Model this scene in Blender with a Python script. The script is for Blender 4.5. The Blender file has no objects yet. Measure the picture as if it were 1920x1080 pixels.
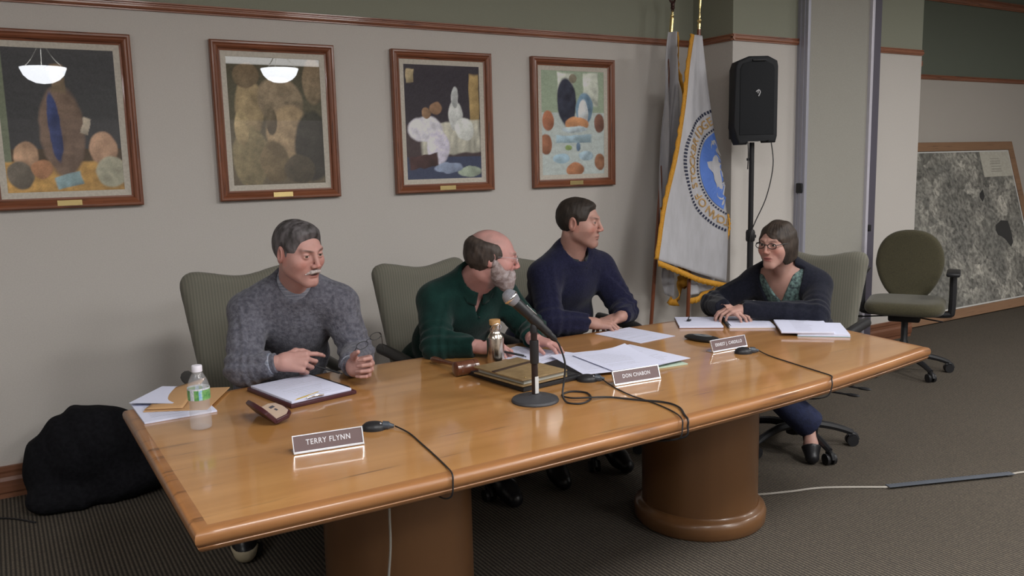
import bpy, bmesh, math, random
import numpy as np
from mathutils import Vector, Matrix

random.seed(7); rng = np.random.RandomState(7)
SC = bpy.context.scene
COL = SC.collection
PI = math.pi

# ------------------------------------------------------------------ camera
def cam_axes(yaw, pitch, roll):
    cy, sy = math.cos(yaw), math.sin(yaw)
    F = Vector((sy*math.cos(pitch), cy*math.cos(pitch), -math.sin(pitch)))
    r = Vector((cy, -sy, 0)); u = r.cross(F)
    return F, r*math.cos(roll)+u*math.sin(roll), -r*math.sin(roll)+u*math.cos(roll)
cd = bpy.data.cameras.new('camera'); cam = bpy.data.objects.new('camera', cd); COL.objects.link(cam)
F_, R_, U_ = cam_axes(.5481, .1451, -.0247)
cam.matrix_world = Matrix(((R_.x, U_.x, -F_.x, 0), (R_.y, U_.y, -F_.y, 0), (R_.z, U_.z, -F_.z, 1.5), (0, 0, 0, 1)))
cd.sensor_width = 36; cd.lens = 1590.8/1920*36; cd.clip_start = .05; cd.clip_end = 60
SC.camera = cam

# ------------------------------------------------------------------ view, world, added area lights, pendant lamp places
SC.view_settings.view_transform = 'Standard'; SC.view_settings.look = 'None'
SC.view_settings.gamma = 1; SC.view_settings.use_curve_mapping = False
SC.view_settings.exposure = -0.12
wd = bpy.data.worlds.new('world'); SC.world = wd; wd.use_nodes = True
wd.node_tree.nodes['Background'].inputs[0].default_value = (.02, .02, .022, 1)
def area(x, y, z, size, power, col=(1, .985, .965), rot=(0, 0, 0), sy=None):  # area lights added under the ceiling to brighten the room and shape shadows
    l = bpy.data.lights.new('added_area_light', 'AREA'); l.energy = power; l.size = size; l.color = col
    if sy: l.shape = 'RECTANGLE'; l.size_y = sy
    o = bpy.data.objects.new('added_area_light', l); o.location = (x, y, z); o.rotation_euler = rot; COL.objects.link(o)
    return o
area(5.6, 0.9, 3.08, .7, 62)
area(7.6, 1.4, 3.08, .9, 46)
area(3.2, 0.2, 3.08, .8, 74)
area(1.0, 0.2, 3.08, .9, 66)
area(-1.6, 1.0, 3.08, 1.0, 30)
area(4.0, -3.0, 3.08, 2.4, 110)
PEND = [(-1.9, -1.0, 0), (.60, -.95, .07), (3.03, -1.0, .15), (7.0, -2.2, .15), (9.0, -1.2, .1)]

# ------------------------------------------------------------------ helpers
def lin(c):
    return tuple(((v/255)/12.92 if v/255 <= .04045 else ((v/255+.055)/1.055)**2.4) for v in c)
def D(r, g, b, k=2.1):
    return tuple(min(.88, x*k) for x in lin((r, g, b)))
MATS = {}
def mat(name, col, rough=.6, metal=0, spec=.5, noise=None, bump=None, coat=0, trans=0, ior=1.45, emis=None, alpha=1, sheen=0, attr=False, sss=0):
    """noise=(scale, col2, [stretch]) ; bump=(scale, strength, [stretch])"""
    if name in MATS: return MATS[name]
    m = bpy.data.materials.new(name); m.use_nodes = True; nt = m.node_tree; N = nt.nodes; L = nt.links
    b = N['Principled BSDF']; I = b.inputs
    I['Base Color'].default_value = (*col, 1); I['Roughness'].default_value = rough; I['Metallic'].default_value = metal
    I['Specular IOR Level'].default_value = spec; I['IOR'].default_value = ior
    I['Coat Weight'].default_value = coat; I['Coat Roughness'].default_value = .04
    I['Transmission Weight'].default_value = trans; I['Alpha'].default_value = alpha
    I['Sheen Weight'].default_value = sheen
    if sss:
        I['Subsurface Weight'].default_value = sss; I['Subsurface Radius'].default_value = (.01, .004, .002); I['Subsurface Scale'].default_value = .6
    if emis: I['Emission Color'].default_value = (*emis[0], 1); I['Emission Strength'].default_value = emis[1]
    tc = N.new('ShaderNodeTexCoord')
    def tex(sc, stretch, detail=3):
        mp = N.new('ShaderNodeMapping'); mp.inputs['Scale'].default_value = stretch or (1, 1, 1)
        L.new(tc.outputs['Object'], mp.inputs[0])
        t = N.new('ShaderNodeTexNoise'); t.inputs['Scale'].default_value = sc; t.inputs['Detail'].default_value = detail
        L.new(mp.outputs[0], t.inputs['Vector']); return t
    base = None
    if attr:
        a = N.new('ShaderNodeVertexColor'); a.layer_name = 'Col'; base = a.outputs[0]; L.new(base, I['Base Color'])
    if noise:
        t = tex(noise[0], noise[2] if len(noise) > 2 else None)
        rp = N.new('ShaderNodeMapRange'); rp.inputs[1].default_value = .35; rp.inputs[2].default_value = .65
        L.new(t.outputs[0], rp.inputs[0])
        mx = N.new('ShaderNodeMix'); mx.data_type = 'RGBA'; mx.inputs[6].default_value = (*col, 1); mx.inputs[7].default_value = (*noise[1], 1)
        if base is not None:
            mx.blend_type = 'MULTIPLY'; L.new(base, mx.inputs[6])
        L.new(rp.outputs[0], mx.inputs[0]); L.new(mx.outputs[2], I['Base Color'])
    if bump:
        t = tex(bump[0], bump[2] if len(bump) > 2 else None, 4)
        bp = N.new('ShaderNodeBump'); bp.inputs['Strength'].default_value = bump[1]; bp.inputs['Distance'].default_value = .004
        L.new(t.outputs[0], bp.inputs['Height']); L.new(bp.outputs[0], I['Normal'])
    MATS[name] = m
    return m
def mixn(N, L, fac, a, b, mode='MIX'):
    mx = N.new('ShaderNodeMix'); mx.data_type = 'RGBA'; mx.blend_type = mode
    for s, v in ((0, fac), (6, a), (7, b)):
        if isinstance(v, (tuple, list)): mx.inputs[s].default_value = (*v[:3], 1)
        elif isinstance(v, (int, float)): mx.inputs[s].default_value = v
        else: L.new(v, mx.inputs[s])
    return mx.outputs[2]

LOC = {}                                   # placement of each thing's root
def tag(o, label=None, cat=None, group=None, kind=None):
    if label: o['label'] = label
    if cat: o['category'] = cat
    if group: o['group'] = group
    if kind: o['kind'] = kind
    return o
def place(o, loc=(0, 0, 0), rz=0):
    o.location = loc; o.rotation_euler = (0, 0, rz)
    LOC[o.name] = Matrix.Translation(loc) @ Matrix.Rotation(rz, 4, 'Z')
def thing(name, label, cat, loc=(0, 0, 0), rz=0, group=None):
    o = bpy.data.objects.new(name, None); COL.objects.link(o); o.empty_display_size = .1
    place(o, loc, rz); tag(o, label, cat, group); return o
def link(name, me, material, parent=None, world=False, loc=None, rz=0, smooth=True):
    mats = material if isinstance(material, (list, tuple)) else [material]
    for m_ in mats: me.materials.append(m_)
    if smooth is True:
        me.polygons.foreach_set('use_smooth', [True]*len(me.polygons))
    elif smooth:
        me.polygons.foreach_set('use_smooth', [True]*len(me.polygons)); me.set_sharp_from_angle(angle=smooth)
    o = bpy.data.objects.new(name, me); COL.objects.link(o)
    M = Matrix.Identity(4)
    if parent is not None:
        o.parent = parent
        M = LOC.get(parent.name, Matrix.Identity(4)); LOC[o.name] = M
    elif loc is not None:
        place(o, loc, rz); M = LOC[o.name]
    if world: me.transform(M.inverted())
    return o
def frame(d, up=(0, 0, 1)):
    """matrix whose z axis is d"""
    z = Vector(d).normalized(); u = Vector(up)
    if abs(z.dot(u.normalized())) > .98: u = Vector((1, 0, 0))
    x = u.cross(z).normalized(); y = z.cross(x)
    return Matrix((x, y, z)).transposed().to_4x4()
def crom(pts, n=8, closed=False):
    P = [Vector(p) for p in pts]; out = []; m = len(P)
    rngk = range(m) if closed else range(m-1)
    for i in rngk:
        if closed: a, b, c, d = P[i-1], P[i], P[(i+1) % m], P[(i+2) % m]
        else: a, b, c, d = P[max(i-1, 0)], P[i], P[i+1], P[min(i+2, m-1)]
        for k in range(n):
            t = k/n
            out.append(.5*((2*b)+(-a+c)*t+(2*a-5*b+4*c-d)*t*t+(-a+3*b-3*c+d)*t**3))
    if not closed: out.append(P[-1])
    return out
class MB:
    def __init__(s): s.bm = bmesh.new()
    def box(s, c, size, M=None, bev=0, seg=2, mi=0):
        r = bmesh.ops.create_cube(s.bm, size=1)
        for v in r['verts']: v.co = Vector((v.co.x*size[0], v.co.y*size[1], v.co.z*size[2]))
        vs = r['verts']
        if bev:
            es = list({e for v in vs for e in v.link_edges})
            rr = bmesh.ops.bevel(s.bm, geom=es, offset=bev, segments=seg, affect='EDGES', profile=.5)
            vs = list({v for f in rr['faces'] for v in f.verts} | set(v for v in vs if v.is_valid))
            vs = [v for v in vs if v.is_valid]
            seen = set(vs); st = list(vs)
            while st:
                v = st.pop()
                for e in v.link_edges:
                    w = e.other_vert(v)
                    if w not in seen: seen.add(w); st.append(w)
            vs = list(seen)
        T = Matrix.Translation(c) @ (M.to_4x4() if M is not None else Matrix.Identity(4))
        for v in vs: v.co = T @ v.co
        for f in {f for v in vs for f in v.link_faces}: f.material_index = mi
        return s
    def span(s, a, b, bev=0, mi=0, seg=2):
        return s.box([(a[i]+b[i])/2 for i in range(3)], [abs(b[i]-a[i]) for i in range(3)], bev=bev, mi=mi, seg=seg)
    def lathe(s, prof, c=(0, 0, 0), M=None, n=32, mi=0, sx=1, sy=1, caps=True):
        T = Matrix.Translation(c) @ (M.to_4x4() if M is not None else Matrix.Identity(4))
        rings = []
        for r, z in prof:
            if r < 1e-6: rings.append([s.bm.verts.new(T @ Vector((0, 0, z)))])
            else: rings.append([s.bm.verts.new(T @ Vector((r*sx*math.cos(2*PI*k/n), r*sy*math.sin(2*PI*k/n), z))) for k in range(n)])
        for a, b in zip(rings, rings[1:]):
            for k in range(n):
                k2 = (k+1) % n
                if len(a) == 1 and len(b) == 1: continue
                if len(a) == 1: f = s.bm.faces.new((a[0], b[k2], b[k]))
                elif len(b) == 1: f = s.bm.faces.new((a[k], a[k2], b[0]))
                else: f = s.bm.faces.new((a[k], a[k2], b[k2], b[k]))
                f.material_index = mi
        if caps:
            if len(rings[0]) > 1: s.bm.faces.new(rings[0][::-1]).material_index = mi
            if len(rings[-1]) > 1: s.bm.faces.new(rings[-1]).material_index = mi
        return s
    def cyl(s, a, b, r, r2=None, n=16, mi=0):
        a = Vector(a); b = Vector(b); L = (b-a).length
        return s.lathe([(r, 0), (r if r2 is None else r2, L)], a, frame(b-a), n, mi)
    def tube(s, pts, r, n=8, sub=6, closed=False, mi=0, rfn=None):
        P = crom(pts, sub, closed) if sub > 1 else [Vector(p) for p in pts]
        m = len(P); rings = []; up = Vector((0, 0, 1)); prevx = None
        for i in range(m):
            if closed: t = (P[(i+1) % m]-P[i-1])
            else: t = P[min(i+1, m-1)]-P[max(i-1, 0)]
            t.normalize()
            if prevx is None:
                x = t.cross(up) if abs(t.z) < .95 else t.cross(Vector((1, 0, 0)))
            else: x = prevx-t*prevx.dot(t)
            x.normalize(); prevx = x; y = t.cross(x)
            rr = r*(rfn(i/(m-1)) if rfn else 1)
            rings.append([s.bm.verts.new(P[i]+x*rr*math.cos(2*PI*k/n)+y*rr*math.sin(2*PI*k/n)) for k in range(n)])
        for i in range(m if closed else m-1):
            a, b = rings[i], rings[(i+1) % m]
            for k in range(n): s.bm.faces.new((a[k], b[k], b[(k+1) % n], a[(k+1) % n])).material_index = mi
        if not closed: s.bm.faces.new(rings[0]).material_index = mi; s.bm.faces.new(rings[-1][::-1]).material_index = mi
        return s
    def prism(s, poly, z0, z1, M=None, bev=0, seg=3, mi=0):
        """poly (x,y) extruded in z"""
        T = M.to_4x4() if M is not None else Matrix.Identity(4)
        area2 = sum(poly[i][0]*poly[(i+1) % len(poly)][1]-poly[(i+1) % len(poly)][0]*poly[i][1] for i in range(len(poly)))
        if area2 < 0: poly = poly[::-1]
        lo = [s.bm.verts.new((x, y, z0)) for x, y in poly]; hi = [s.bm.verts.new((x, y, z1)) for x, y in poly]
        n = len(poly); fs = [s.bm.faces.new(lo[::-1]), s.bm.faces.new(hi)]
        for i in range(n): fs.append(s.bm.faces.new((lo[i], lo[(i+1) % n], hi[(i+1) % n], hi[i])))
        vs = set(lo+hi)
        if bev:
            es = [e for f in fs[:2] for e in f.edges]
            rr = bmesh.ops.bevel(s.bm, geom=es, offset=bev, segments=seg, affect='EDGES', profile=.5)
            vs = {v for v in vs if v.is_valid} | {v for f in rr['faces'] for v in f.verts}
        for v in vs: v.co = T @ v.co
        for f in {f for v in vs for f in v.link_faces}: f.material_index = mi
        return s
    def grid(s, fn, nu, nv, mi=0, closed_u=False):
        V = [[s.bm.verts.new(fn(i/(nu-1), j/(nv-1))) for j in range(nv)] for i in range(nu)]
        for i in range(nu-1):
            for j in range(nv-1):
                s.bm.faces.new((V[i][j], V[i+1][j], V[i+1][j+1], V[i][j+1])).material_index = mi
        return s
    def ball(s, c, r, M=None, mi=0, n=16, scale=(1, 1, 1)):
        T = Matrix.Translation(c) @ (M.to_4x4() if M is not None else Matrix.Identity(4))
        rr = bmesh.ops.create_uvsphere(s.bm, u_segments=n, v_segments=max(6, n*2//3), radius=r)
        for v in rr['verts']: v.co = T @ Vector((v.co.x*scale[0], v.co.y*scale[1], v.co.z*scale[2]))
        for f in {f for v in rr['verts'] for f in v.link_faces}: f.material_index = mi
        return s
    def build(s, name, material, parent=None, world=False, loc=None, rz=0, smooth=math.radians(38), solid=0):
        bmesh.ops.recalc_face_normals(s.bm, faces=s.bm.faces)
        me = bpy.data.meshes.new(name); s.bm.to_mesh(me); s.bm.free()
        o = link(name, me, material, parent, world, loc, rz, smooth)
        if solid:
            md = o.modifiers.new('solid', 'SOLIDIFY'); md.thickness = solid; md.offset = 0
        return o
def text_bm(mb, txt, size, M, depth=.0006, spacing=1.0, mapf=None, mi=0, sx=1.0):
    cu = bpy.data.curves.new('t', 'FONT'); cu.body = txt; cu.size = size; cu.extrude = depth; cu.resolution_u = 3
    cu.align_x = 'CENTER'; cu.align_y = 'CENTER'; cu.space_character = spacing; cu.offset = size*.012
    o = bpy.data.objects.new('t', cu); COL.objects.link(o)
    dg = bpy.context.evaluated_depsgraph_get(); me = bpy.data.meshes.new_from_object(o.evaluated_get(dg))
    n0 = len(mb.bm.verts); nf = len(mb.bm.faces); mb.bm.from_mesh(me); mb.bm.verts.ensure_lookup_table(); mb.bm.faces.ensure_lookup_table()
    for v in mb.bm.verts[n0:]:
        v.co.x *= sx
        v.co = M @ v.co
        if mapf: v.co = mapf(v.co)
    for f in mb.bm.faces[nf:]: f.material_index = mi
    bpy.data.objects.remove(o); bpy.data.curves.remove(cu); bpy.data.meshes.remove(me)

# ------------------------------------------------------------------ signed distance modelling
f32 = np.float32
def A(*v): return np.array(v[0] if len(v) == 1 else v, dtype=np.float64)
def vlen(a): return np.sqrt((a*a).sum(-1))
def s_cone(p, a, b, ra, rb=None):
    if rb is None: rb = ra
    a = A(a); b = A(b); ba = b-a; h = np.clip((p-a)@ba/max(ba@ba, 1e-9), 0, 1)
    return vlen(p-a-h[:, None]*ba)-(ra+(rb-ra)*h)
def s_ell(p, c, r, M=None):
    q = p-A(c)
    if M is not None: q = q@M
    r = A(r); k0 = vlen(q/r); k1 = vlen(q/(r*r))
    return k0*(k0-1)/np.maximum(k1, 1e-6)
def smin(a, b, k):
    h = np.clip(.5+.5*(b-a)/k, 0, 1); return b+(a-b)*h-k*h*(1-h)
def smax(a, b, k): return -smin(-a, -b, k)
def wob(p, sc, seed=0):
    """cheap smooth pseudo-noise in -1..1"""
    r = np.random.RandomState(seed); out = 0
    for i in range(5):
        k = r.normal(size=3); k /= np.linalg.norm(k); k *= sc*(.6+.9*r.rand())
        k2 = r.normal(size=3)*sc*.5
        out = out+np.sin(p@k+1.6*np.sin(p@k2+r.rand()*6)+r.rand()*6)
    return out/5
def net(fn, lo, hi, h):
    lo = A(lo); hi = A(hi); c = 4
    n = np.ceil((hi-lo)/(h*c)).astype(int)*c
    nc = n//c
    ax = [lo[i]+h*(np.arange(nc[i])*c+c/2-.5) for i in range(3)]
    G = np.stack(np.meshgrid(*ax, indexing='ij'), -1).reshape(-1, 3)
    dc = fn(G).reshape(nc)
    V = np.repeat(np.repeat(np.repeat(dc, c, 0), c, 1), c, 2)
    near = np.abs(dc) < h*c*1.7
    near = np.repeat(np.repeat(np.repeat(near, c, 0), c, 1), c, 2)
    ii = np.argwhere(near)
    P = lo+ii*h
    out = np.empty(len(P))
    for k in range(0, len(P), 200000): out[k:k+200000] = fn(P[k:k+200000])
    V[near] = out
    S = V < 0
    cells = S[:-1, :-1, :-1].astype(np.int8)
    sm = sum(S[i:n[0]-1+i, j:n[1]-1+j, k:n[2]-1+k].astype(np.int8) for i in (0, 1) for j in (0, 1) for k in (0, 1))
    act = (sm > 0) & (sm < 8)
    idx = -np.ones(act.shape, dtype=np.int64); C = np.argwhere(act); idx[act] = np.arange(len(C))
    acc = np.zeros((len(C), 3)); cnt = np.zeros(len(C))
    cor = [(i, j, k) for i in (0, 1) for j in (0, 1) for k in (0, 1)]
    for a in cor:
        for d in range(3):
            if a[d] == 0:
                b = list(a); b[d] = 1
                va = V[C[:, 0]+a[0], C[:, 1]+a[1], C[:, 2]+a[2]]; vb = V[C[:, 0]+b[0], C[:, 1]+b[1], C[:, 2]+b[2]]
                m = (va < 0) != (vb < 0)
                t = np.where(m, va/np.where(m, va-vb, 1), 0)
                q = np.array(a, float)[None]+t[:, None]*(np.array(b)-np.array(a))[None]
                acc[m] += q[m]; cnt[m] += 1
    verts = lo+(C+acc/np.maximum(cnt, 1)[:, None])*h
    quads = []
    for d in range(3):
        o1, o2 = [(1, 2), (2, 0), (0, 1)][d]
        sl = [slice(1, n[k]-1) for k in range(3)]; sl[d] = slice(0, n[d]-1)
        s2 = list(sl); s2[d] = slice(1, n[d])
        Sa = S[tuple(sl)]; Sb = S[tuple(s2)]
        E = np.argwhere(Sa != Sb)
        if not len(E): continue
        flip = Sa[E[:, 0], E[:, 1], E[:, 2]]
        base = E.copy()
        for k in range(3):
            if k != d: base[:, k] += 1
        def at_(u, v):
            q = base.copy(); q[:, o1] -= u; q[:, o2] -= v
            return idx[q[:, 0], q[:, 1], q[:, 2]]
        Q = np.stack([at_(1, 1), at_(0, 1), at_(0, 0), at_(1, 0)], 1)
        Q[~flip] = Q[~flip][:, ::-1]
        quads.append(Q)
    Q = np.concatenate(quads) if quads else np.zeros((0, 4), int)
    Q = Q[(Q >= 0).all(1)]
    return verts, Q
def np_mesh(name, parts, colors=None):
    vs = []; qs = []; o = 0
    for v, q in parts: vs.append(v); qs.append(q+o); o += len(v)
    v = np.concatenate(vs); q = np.concatenate(qs)
    me = bpy.data.meshes.new(name); me.vertices.add(len(v)); me.vertices.foreach_set('co', v.astype(f32).ravel())
    me.loops.add(len(q)*4); me.loops.foreach_set('vertex_index', q.astype(np.int32).ravel())
    me.polygons.add(len(q)); me.polygons.foreach_set('loop_start', np.arange(0, len(q)*4, 4, dtype=np.int32))
    me.update(calc_edges=True)
    if colors is not None:
        c = colors(v); ca = me.color_attributes.new('Col', 'FLOAT_COLOR', 'POINT')
        ca.data.foreach_set('color', np.concatenate([c, np.ones((len(c), 1))], 1).astype(f32).ravel())
    me.validate(); return me
def sdf_obj(name, fn, boxes, material, parent=None, world=True, colors=None, loc=None, rz=0):
    parts = [net(fn, lo, hi, h) for lo, hi, h in boxes]
    parts = [p for p in parts if len(p[0])]
    return link(name, np_mesh(name, parts, colors), material, parent, world, loc, rz, True)

# ------------------------------------------------------------------ materials
def painted_wall(name, low, high, split=2.29):
    m = bpy.data.materials.new(name); m.use_nodes = True; N = m.node_tree.nodes; L = m.node_tree.links
    b = N['Principled BSDF']; b.inputs['Roughness'].default_value = .85; b.inputs['Specular IOR Level'].default_value = .2
    tc = N.new('ShaderNodeTexCoord'); sp = N.new('ShaderNodeSeparateXYZ'); L.new(tc.outputs['Object'], sp.inputs[0])
    gt = N.new('ShaderNodeMath'); gt.operation = 'GREATER_THAN'; gt.inputs[1].default_value = split; L.new(sp.outputs[2], gt.inputs[0])
    n = N.new('ShaderNodeTexNoise'); n.inputs['Scale'].default_value = 160; n.inputs['Detail'].default_value = 2; L.new(tc.outputs['Object'], n.inputs['Vector'])
    c = mixn(N, L, gt.outputs[0], low, high)
    c2 = mixn(N, L, n.outputs[0], (.9, .9, .9), (1.06, 1.06, 1.06)); c3 = mixn(N, L, 1.0, c, c2, 'MULTIPLY')
    L.new(c3, b.inputs['Base Color'])
    bp = N.new('ShaderNodeBump'); bp.inputs['Strength'].default_value = .12; bp.inputs['Distance'].default_value = .002
    L.new(n.outputs[0], bp.inputs['Height']); L.new(bp.outputs[0], b.inputs['Normal'])
    return m
M_wall = painted_wall('wall_paint', D(138, 134, 130, 2.3), D(92, 93, 83, 2.6))
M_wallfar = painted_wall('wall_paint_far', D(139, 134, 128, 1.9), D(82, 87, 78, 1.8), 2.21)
M_ceil = mat('ceiling_white', (.75, .74, .71), .9, spec=.1)
def wood(name, c1, c2, c3, scale=1.0, axis=0, rough=.35, coat=0, streak=.62, spec=.5):
    """long grain along the given axis"""
    m = bpy.data.materials.new(name); m.use_nodes = True; N = m.node_tree.nodes; L = m.node_tree.links
    b = N['Principled BSDF']; b.inputs['Roughness'].default_value = rough; b.inputs['Coat Weight'].default_value = coat
    b.inputs['Coat Roughness'].default_value = .08; b.inputs['Specular IOR Level'].default_value = spec
    tc = N.new('ShaderNodeTexCoord'); mp = N.new('ShaderNodeMapping'); s = [14*scale]*3; s[axis] = 1.1*scale
    mp.inputs['Scale'].default_value = s; L.new(tc.outputs['Object'], mp.inputs[0])
    n1 = N.new('ShaderNodeTexNoise'); n1.inputs['Scale'].default_value = 1; n1.inputs['Detail'].default_value = 6; n1.inputs['Distortion'].default_value = .6
    L.new(mp.outputs[0], n1.inputs['Vector'])
    r1 = N.new('ShaderNodeMapRange'); r1.inputs[1].default_value = .3; r1.inputs[2].default_value = .7; L.new(n1.outputs[0], r1.inputs[0])
    c = mixn(N, L, r1.outputs[0], c1, c2)
    mp2 = N.new('ShaderNodeMapping'); s = [38*scale]*3; s[axis] = 2.6*scale; mp2.inputs['Scale'].default_value = s; L.new(tc.outputs['Object'], mp2.inputs[0])
    n2 = N.new('ShaderNodeTexNoise'); n2.inputs['Scale'].default_value = 1; n2.inputs['Detail'].default_value = 3; L.new(mp2.outputs[0], n2.inputs['Vector'])
    r2 = N.new('ShaderNodeMapRange'); r2.inputs[1].default_value = streak; r2.inputs[2].default_value = streak+.09; L.new(n2.outputs[0], r2.inputs[0])
    sc = N.new('ShaderNodeMath'); sc.operation = 'MULTIPLY'; sc.inputs[1].default_value = .75; L.new(r2.outputs[0], sc.inputs[0])
    c = mixn(N, L, sc.outputs[0], c, c3); L.new(c, b.inputs['Base Color'])
    return m
TW = (D(158, 111, 60, 1.10), D(175, 128, 76, 1.12), D(92, 62, 38, 1.0))
M_table = wood('honey_veneer', *TW, scale=1.0, axis=0, rough=.3, coat=.8, streak=.66)
M_pedestal = wood('pedestal_veneer', D(108, 74, 45, 1.0), D(116, 80, 49, 1.0), D(88, 60, 38, .9), scale=.5, axis=2, rough=.35, coat=.3, streak=.7)
FWc = (D(92, 52, 34, 1.6), D(114, 68, 46, 1.6), D(58, 32, 22, 1.4))
M_fwx = wood('frame_oak_horizontal', *FWc, scale=2.2, axis=0, rough=.35, coat=.3, streak=.58)
M_fwz = wood('frame_oak_vertical', *FWc, scale=2.2, axis=2, rough=.35, coat=.3, streak=.58)
TRc = (D(108, 66, 48, 1.5), D(128, 84, 62, 1.5), D(76, 44, 32, 1.4))
M_trim = wood('trim_oak', *TRc, scale=1.6, axis=0, rough=.4, coat=.15, streak=.6)
M_trimy = wood('trim_oak_return', *TRc, scale=1.6, axis=1, rough=.4, coat=.15, streak=.6)
M_base = wood('baseboard_oak', D(98, 62, 44, 1.45), D(112, 74, 54, 1.45), D(78, 46, 32, 1.3), scale=1.2, axis=0, rough=.45, coat=.1, streak=.62)
def carpet():
    m = bpy.data.materials.new('ribbed_carpet'); m.use_nodes = True; N = m.node_tree.nodes; L = m.node_tree.links
    b = N['Principled BSDF']; b.inputs['Roughness'].default_value = .95; b.inputs['Specular IOR Level'].default_value = .1
    tc = N.new('ShaderNodeTexCoord'); mp = N.new('ShaderNodeMapping'); mp.inputs['Rotation'].default_value = (0, 0, .0); L.new(tc.outputs['Object'], mp.inputs[0])
    w = N.new('ShaderNodeTexWave'); w.bands_direction = 'X'; w.inputs['Scale'].default_value = 20; w.inputs['Distortion'].default_value = 1.2; w.inputs['Detail'].default_value = 3; w.inputs['Detail Scale'].default_value = 6
    L.new(mp.outputs[0], w.inputs['Vector'])
    n = N.new('ShaderNodeTexNoise'); n.inputs['Scale'].default_value = 115; n.inputs['Detail'].default_value = 3; L.new(tc.outputs['Object'], n.inputs['Vector'])
    n2 = N.new('ShaderNodeTexNoise'); n2.inputs['Scale'].default_value = 1.3; L.new(tc.outputs['Object'], n2.inputs['Vector'])
    c = mixn(N, L, w.outputs[0], D(58, 53, 48, 1.25), D(84, 77, 70, 1.28))
    r = N.new('ShaderNodeMapRange'); r.inputs[1].default_value = .4; r.inputs[2].default_value = .62; L.new(n.outputs[0], r.inputs[0])
    c = mixn(N, L, r.outputs[0], c, mixn(N, L, w.outputs[0], D(42, 42, 42, 1.2), D(102, 94, 82, 1.3)))
    c = mixn(N, L, 1.0, c, mixn(N, L, n2.outputs[0], (.92, .92, .92), (1.05, 1.05, 1.05)), 'MULTIPLY')
    L.new(c, b.inputs['Base Color'])
    bp = N.new('ShaderNodeBump'); bp.inputs['Strength'].default_value = .5; bp.inputs['Distance'].default_value = .004; L.new(w.outputs[0], bp.inputs['Height']); L.new(bp.outputs[0], b.inputs['Normal'])
    return m
M_carpet = carpet()
def stripe_fabric(name, c1, c2, axis=0, freq=240):
    m = bpy.data.materials.new(name); m.use_nodes = True; N = m.node_tree.nodes; L = m.node_tree.links
    b = N['Principled BSDF']; b.inputs['Roughness'].default_value = .85; b.inputs['Specular IOR Level'].default_value = .2; b.inputs['Sheen Weight'].default_value = .15
    tc = N.new('ShaderNodeTexCoord'); sp = N.new('ShaderNodeSeparateXYZ'); L.new(tc.outputs['Object'], sp.inputs[0])
    mu = N.new('ShaderNodeMath'); mu.operation = 'MULTIPLY'; mu.inputs[1].default_value = freq*PI; L.new(sp.outputs[axis], mu.inputs[0])
    si = N.new('ShaderNodeMath'); si.operation = 'SINE'; L.new(mu.outputs[0], si.inputs[0])
    mr = N.new('ShaderNodeMapRange'); mr.inputs[1].default_value = -1; mr.inputs[2].default_value = 1; L.new(si.outputs[0], mr.inputs[0])
    L.new(mixn(N, L, mr.outputs[0], c1, c2), b.inputs['Base Color'])
    return m
M_chairfab = stripe_fabric('sage_striped_upholstery', D(80, 78, 70, 1.6), D(90, 88, 79, 1.6), 0, 160)
M_olive = mat('olive_tweed', D(72, 68, 52, 1.35), .9, spec=.15, noise=(260, D(58, 55, 42, 1.3)), bump=(300, .3), sheen=.2)
M_blackpl = mat('black_plastic', (.018, .018, .02), .42, spec=.4)
M_blackmt = mat('black_matte', (.02, .02, .022), .6, noise=(60, (.03, .03, .032)))
M_blackcloth = mat('black_wool', (.009, .009, .011), .95, spec=.1, noise=(60, (.014, .014, .017)), bump=(200, .3))
M_chrome = mat('chrome', (.75, .75, .77), .18, metal=1)
M_alu = mat('brushed_aluminium', (.55, .55, .6), .35, metal=1, noise=(20, (.45, .45, .5), (1, 1, .05)))
M_brass = mat('polished_brass', (.85, .68, .32), .22, metal=1)
M_steel = mat('steel_flask', (.72, .64, .56), .17, metal=1)
M_paper = mat('white_paper', (.66, .68, .84), .7, spec=.2)
M_mat = mat('linen_liner', D(172, 166, 156, 1.5), .85, noise=(90, D(160, 154, 144, 1.5)))
M_glass = mat('clear_glass', (1, 1, 1), .02, trans=1, ior=1.45)

# ------------------------------------------------------------------ room
def wallbox(name, a, b, m=None, bev=0):
    o = MB().span(a, b, bev=bev).build(name, m or M_wall, smooth=False); tag(o, kind='structure'); return o
Yw = 4.525
wallbox('floor', (-4, -5, -.1), (11, 6, 0), M_carpet)
wallbox('ceiling', (-4, -5, 3.15), (11, 6, 3.25), M_ceil)
wallbox('wall_back', (-4, Yw, 0), (4.29, Yw+.15, 3.15))
wallbox('wall_back_pier', (4.29, 4.15, 0), (4.92, 4.675, 3.15))
wallbox('wall_right_pier', (5.80, 4.2, 0), (6.44, 5.05, 3.15))
wallbox('wall_back_doorway', (4.92, 4.5, 0), (5.80, 4.675, 3.15))
wallbox('wall_far', (6.44, 4.9, 0), (11, 5.05, 3.15), M_wallfar)
wallbox('wall_left', (-4, -5, 0), (-3.85, Yw, 3.15))
wallbox('wall_front', (-3.85, -5, 0), (11, -4.85, 3.15))
wallbox('wall_right', (10.85, -4.85, 0), (11, 4.9, 3.15))
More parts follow.
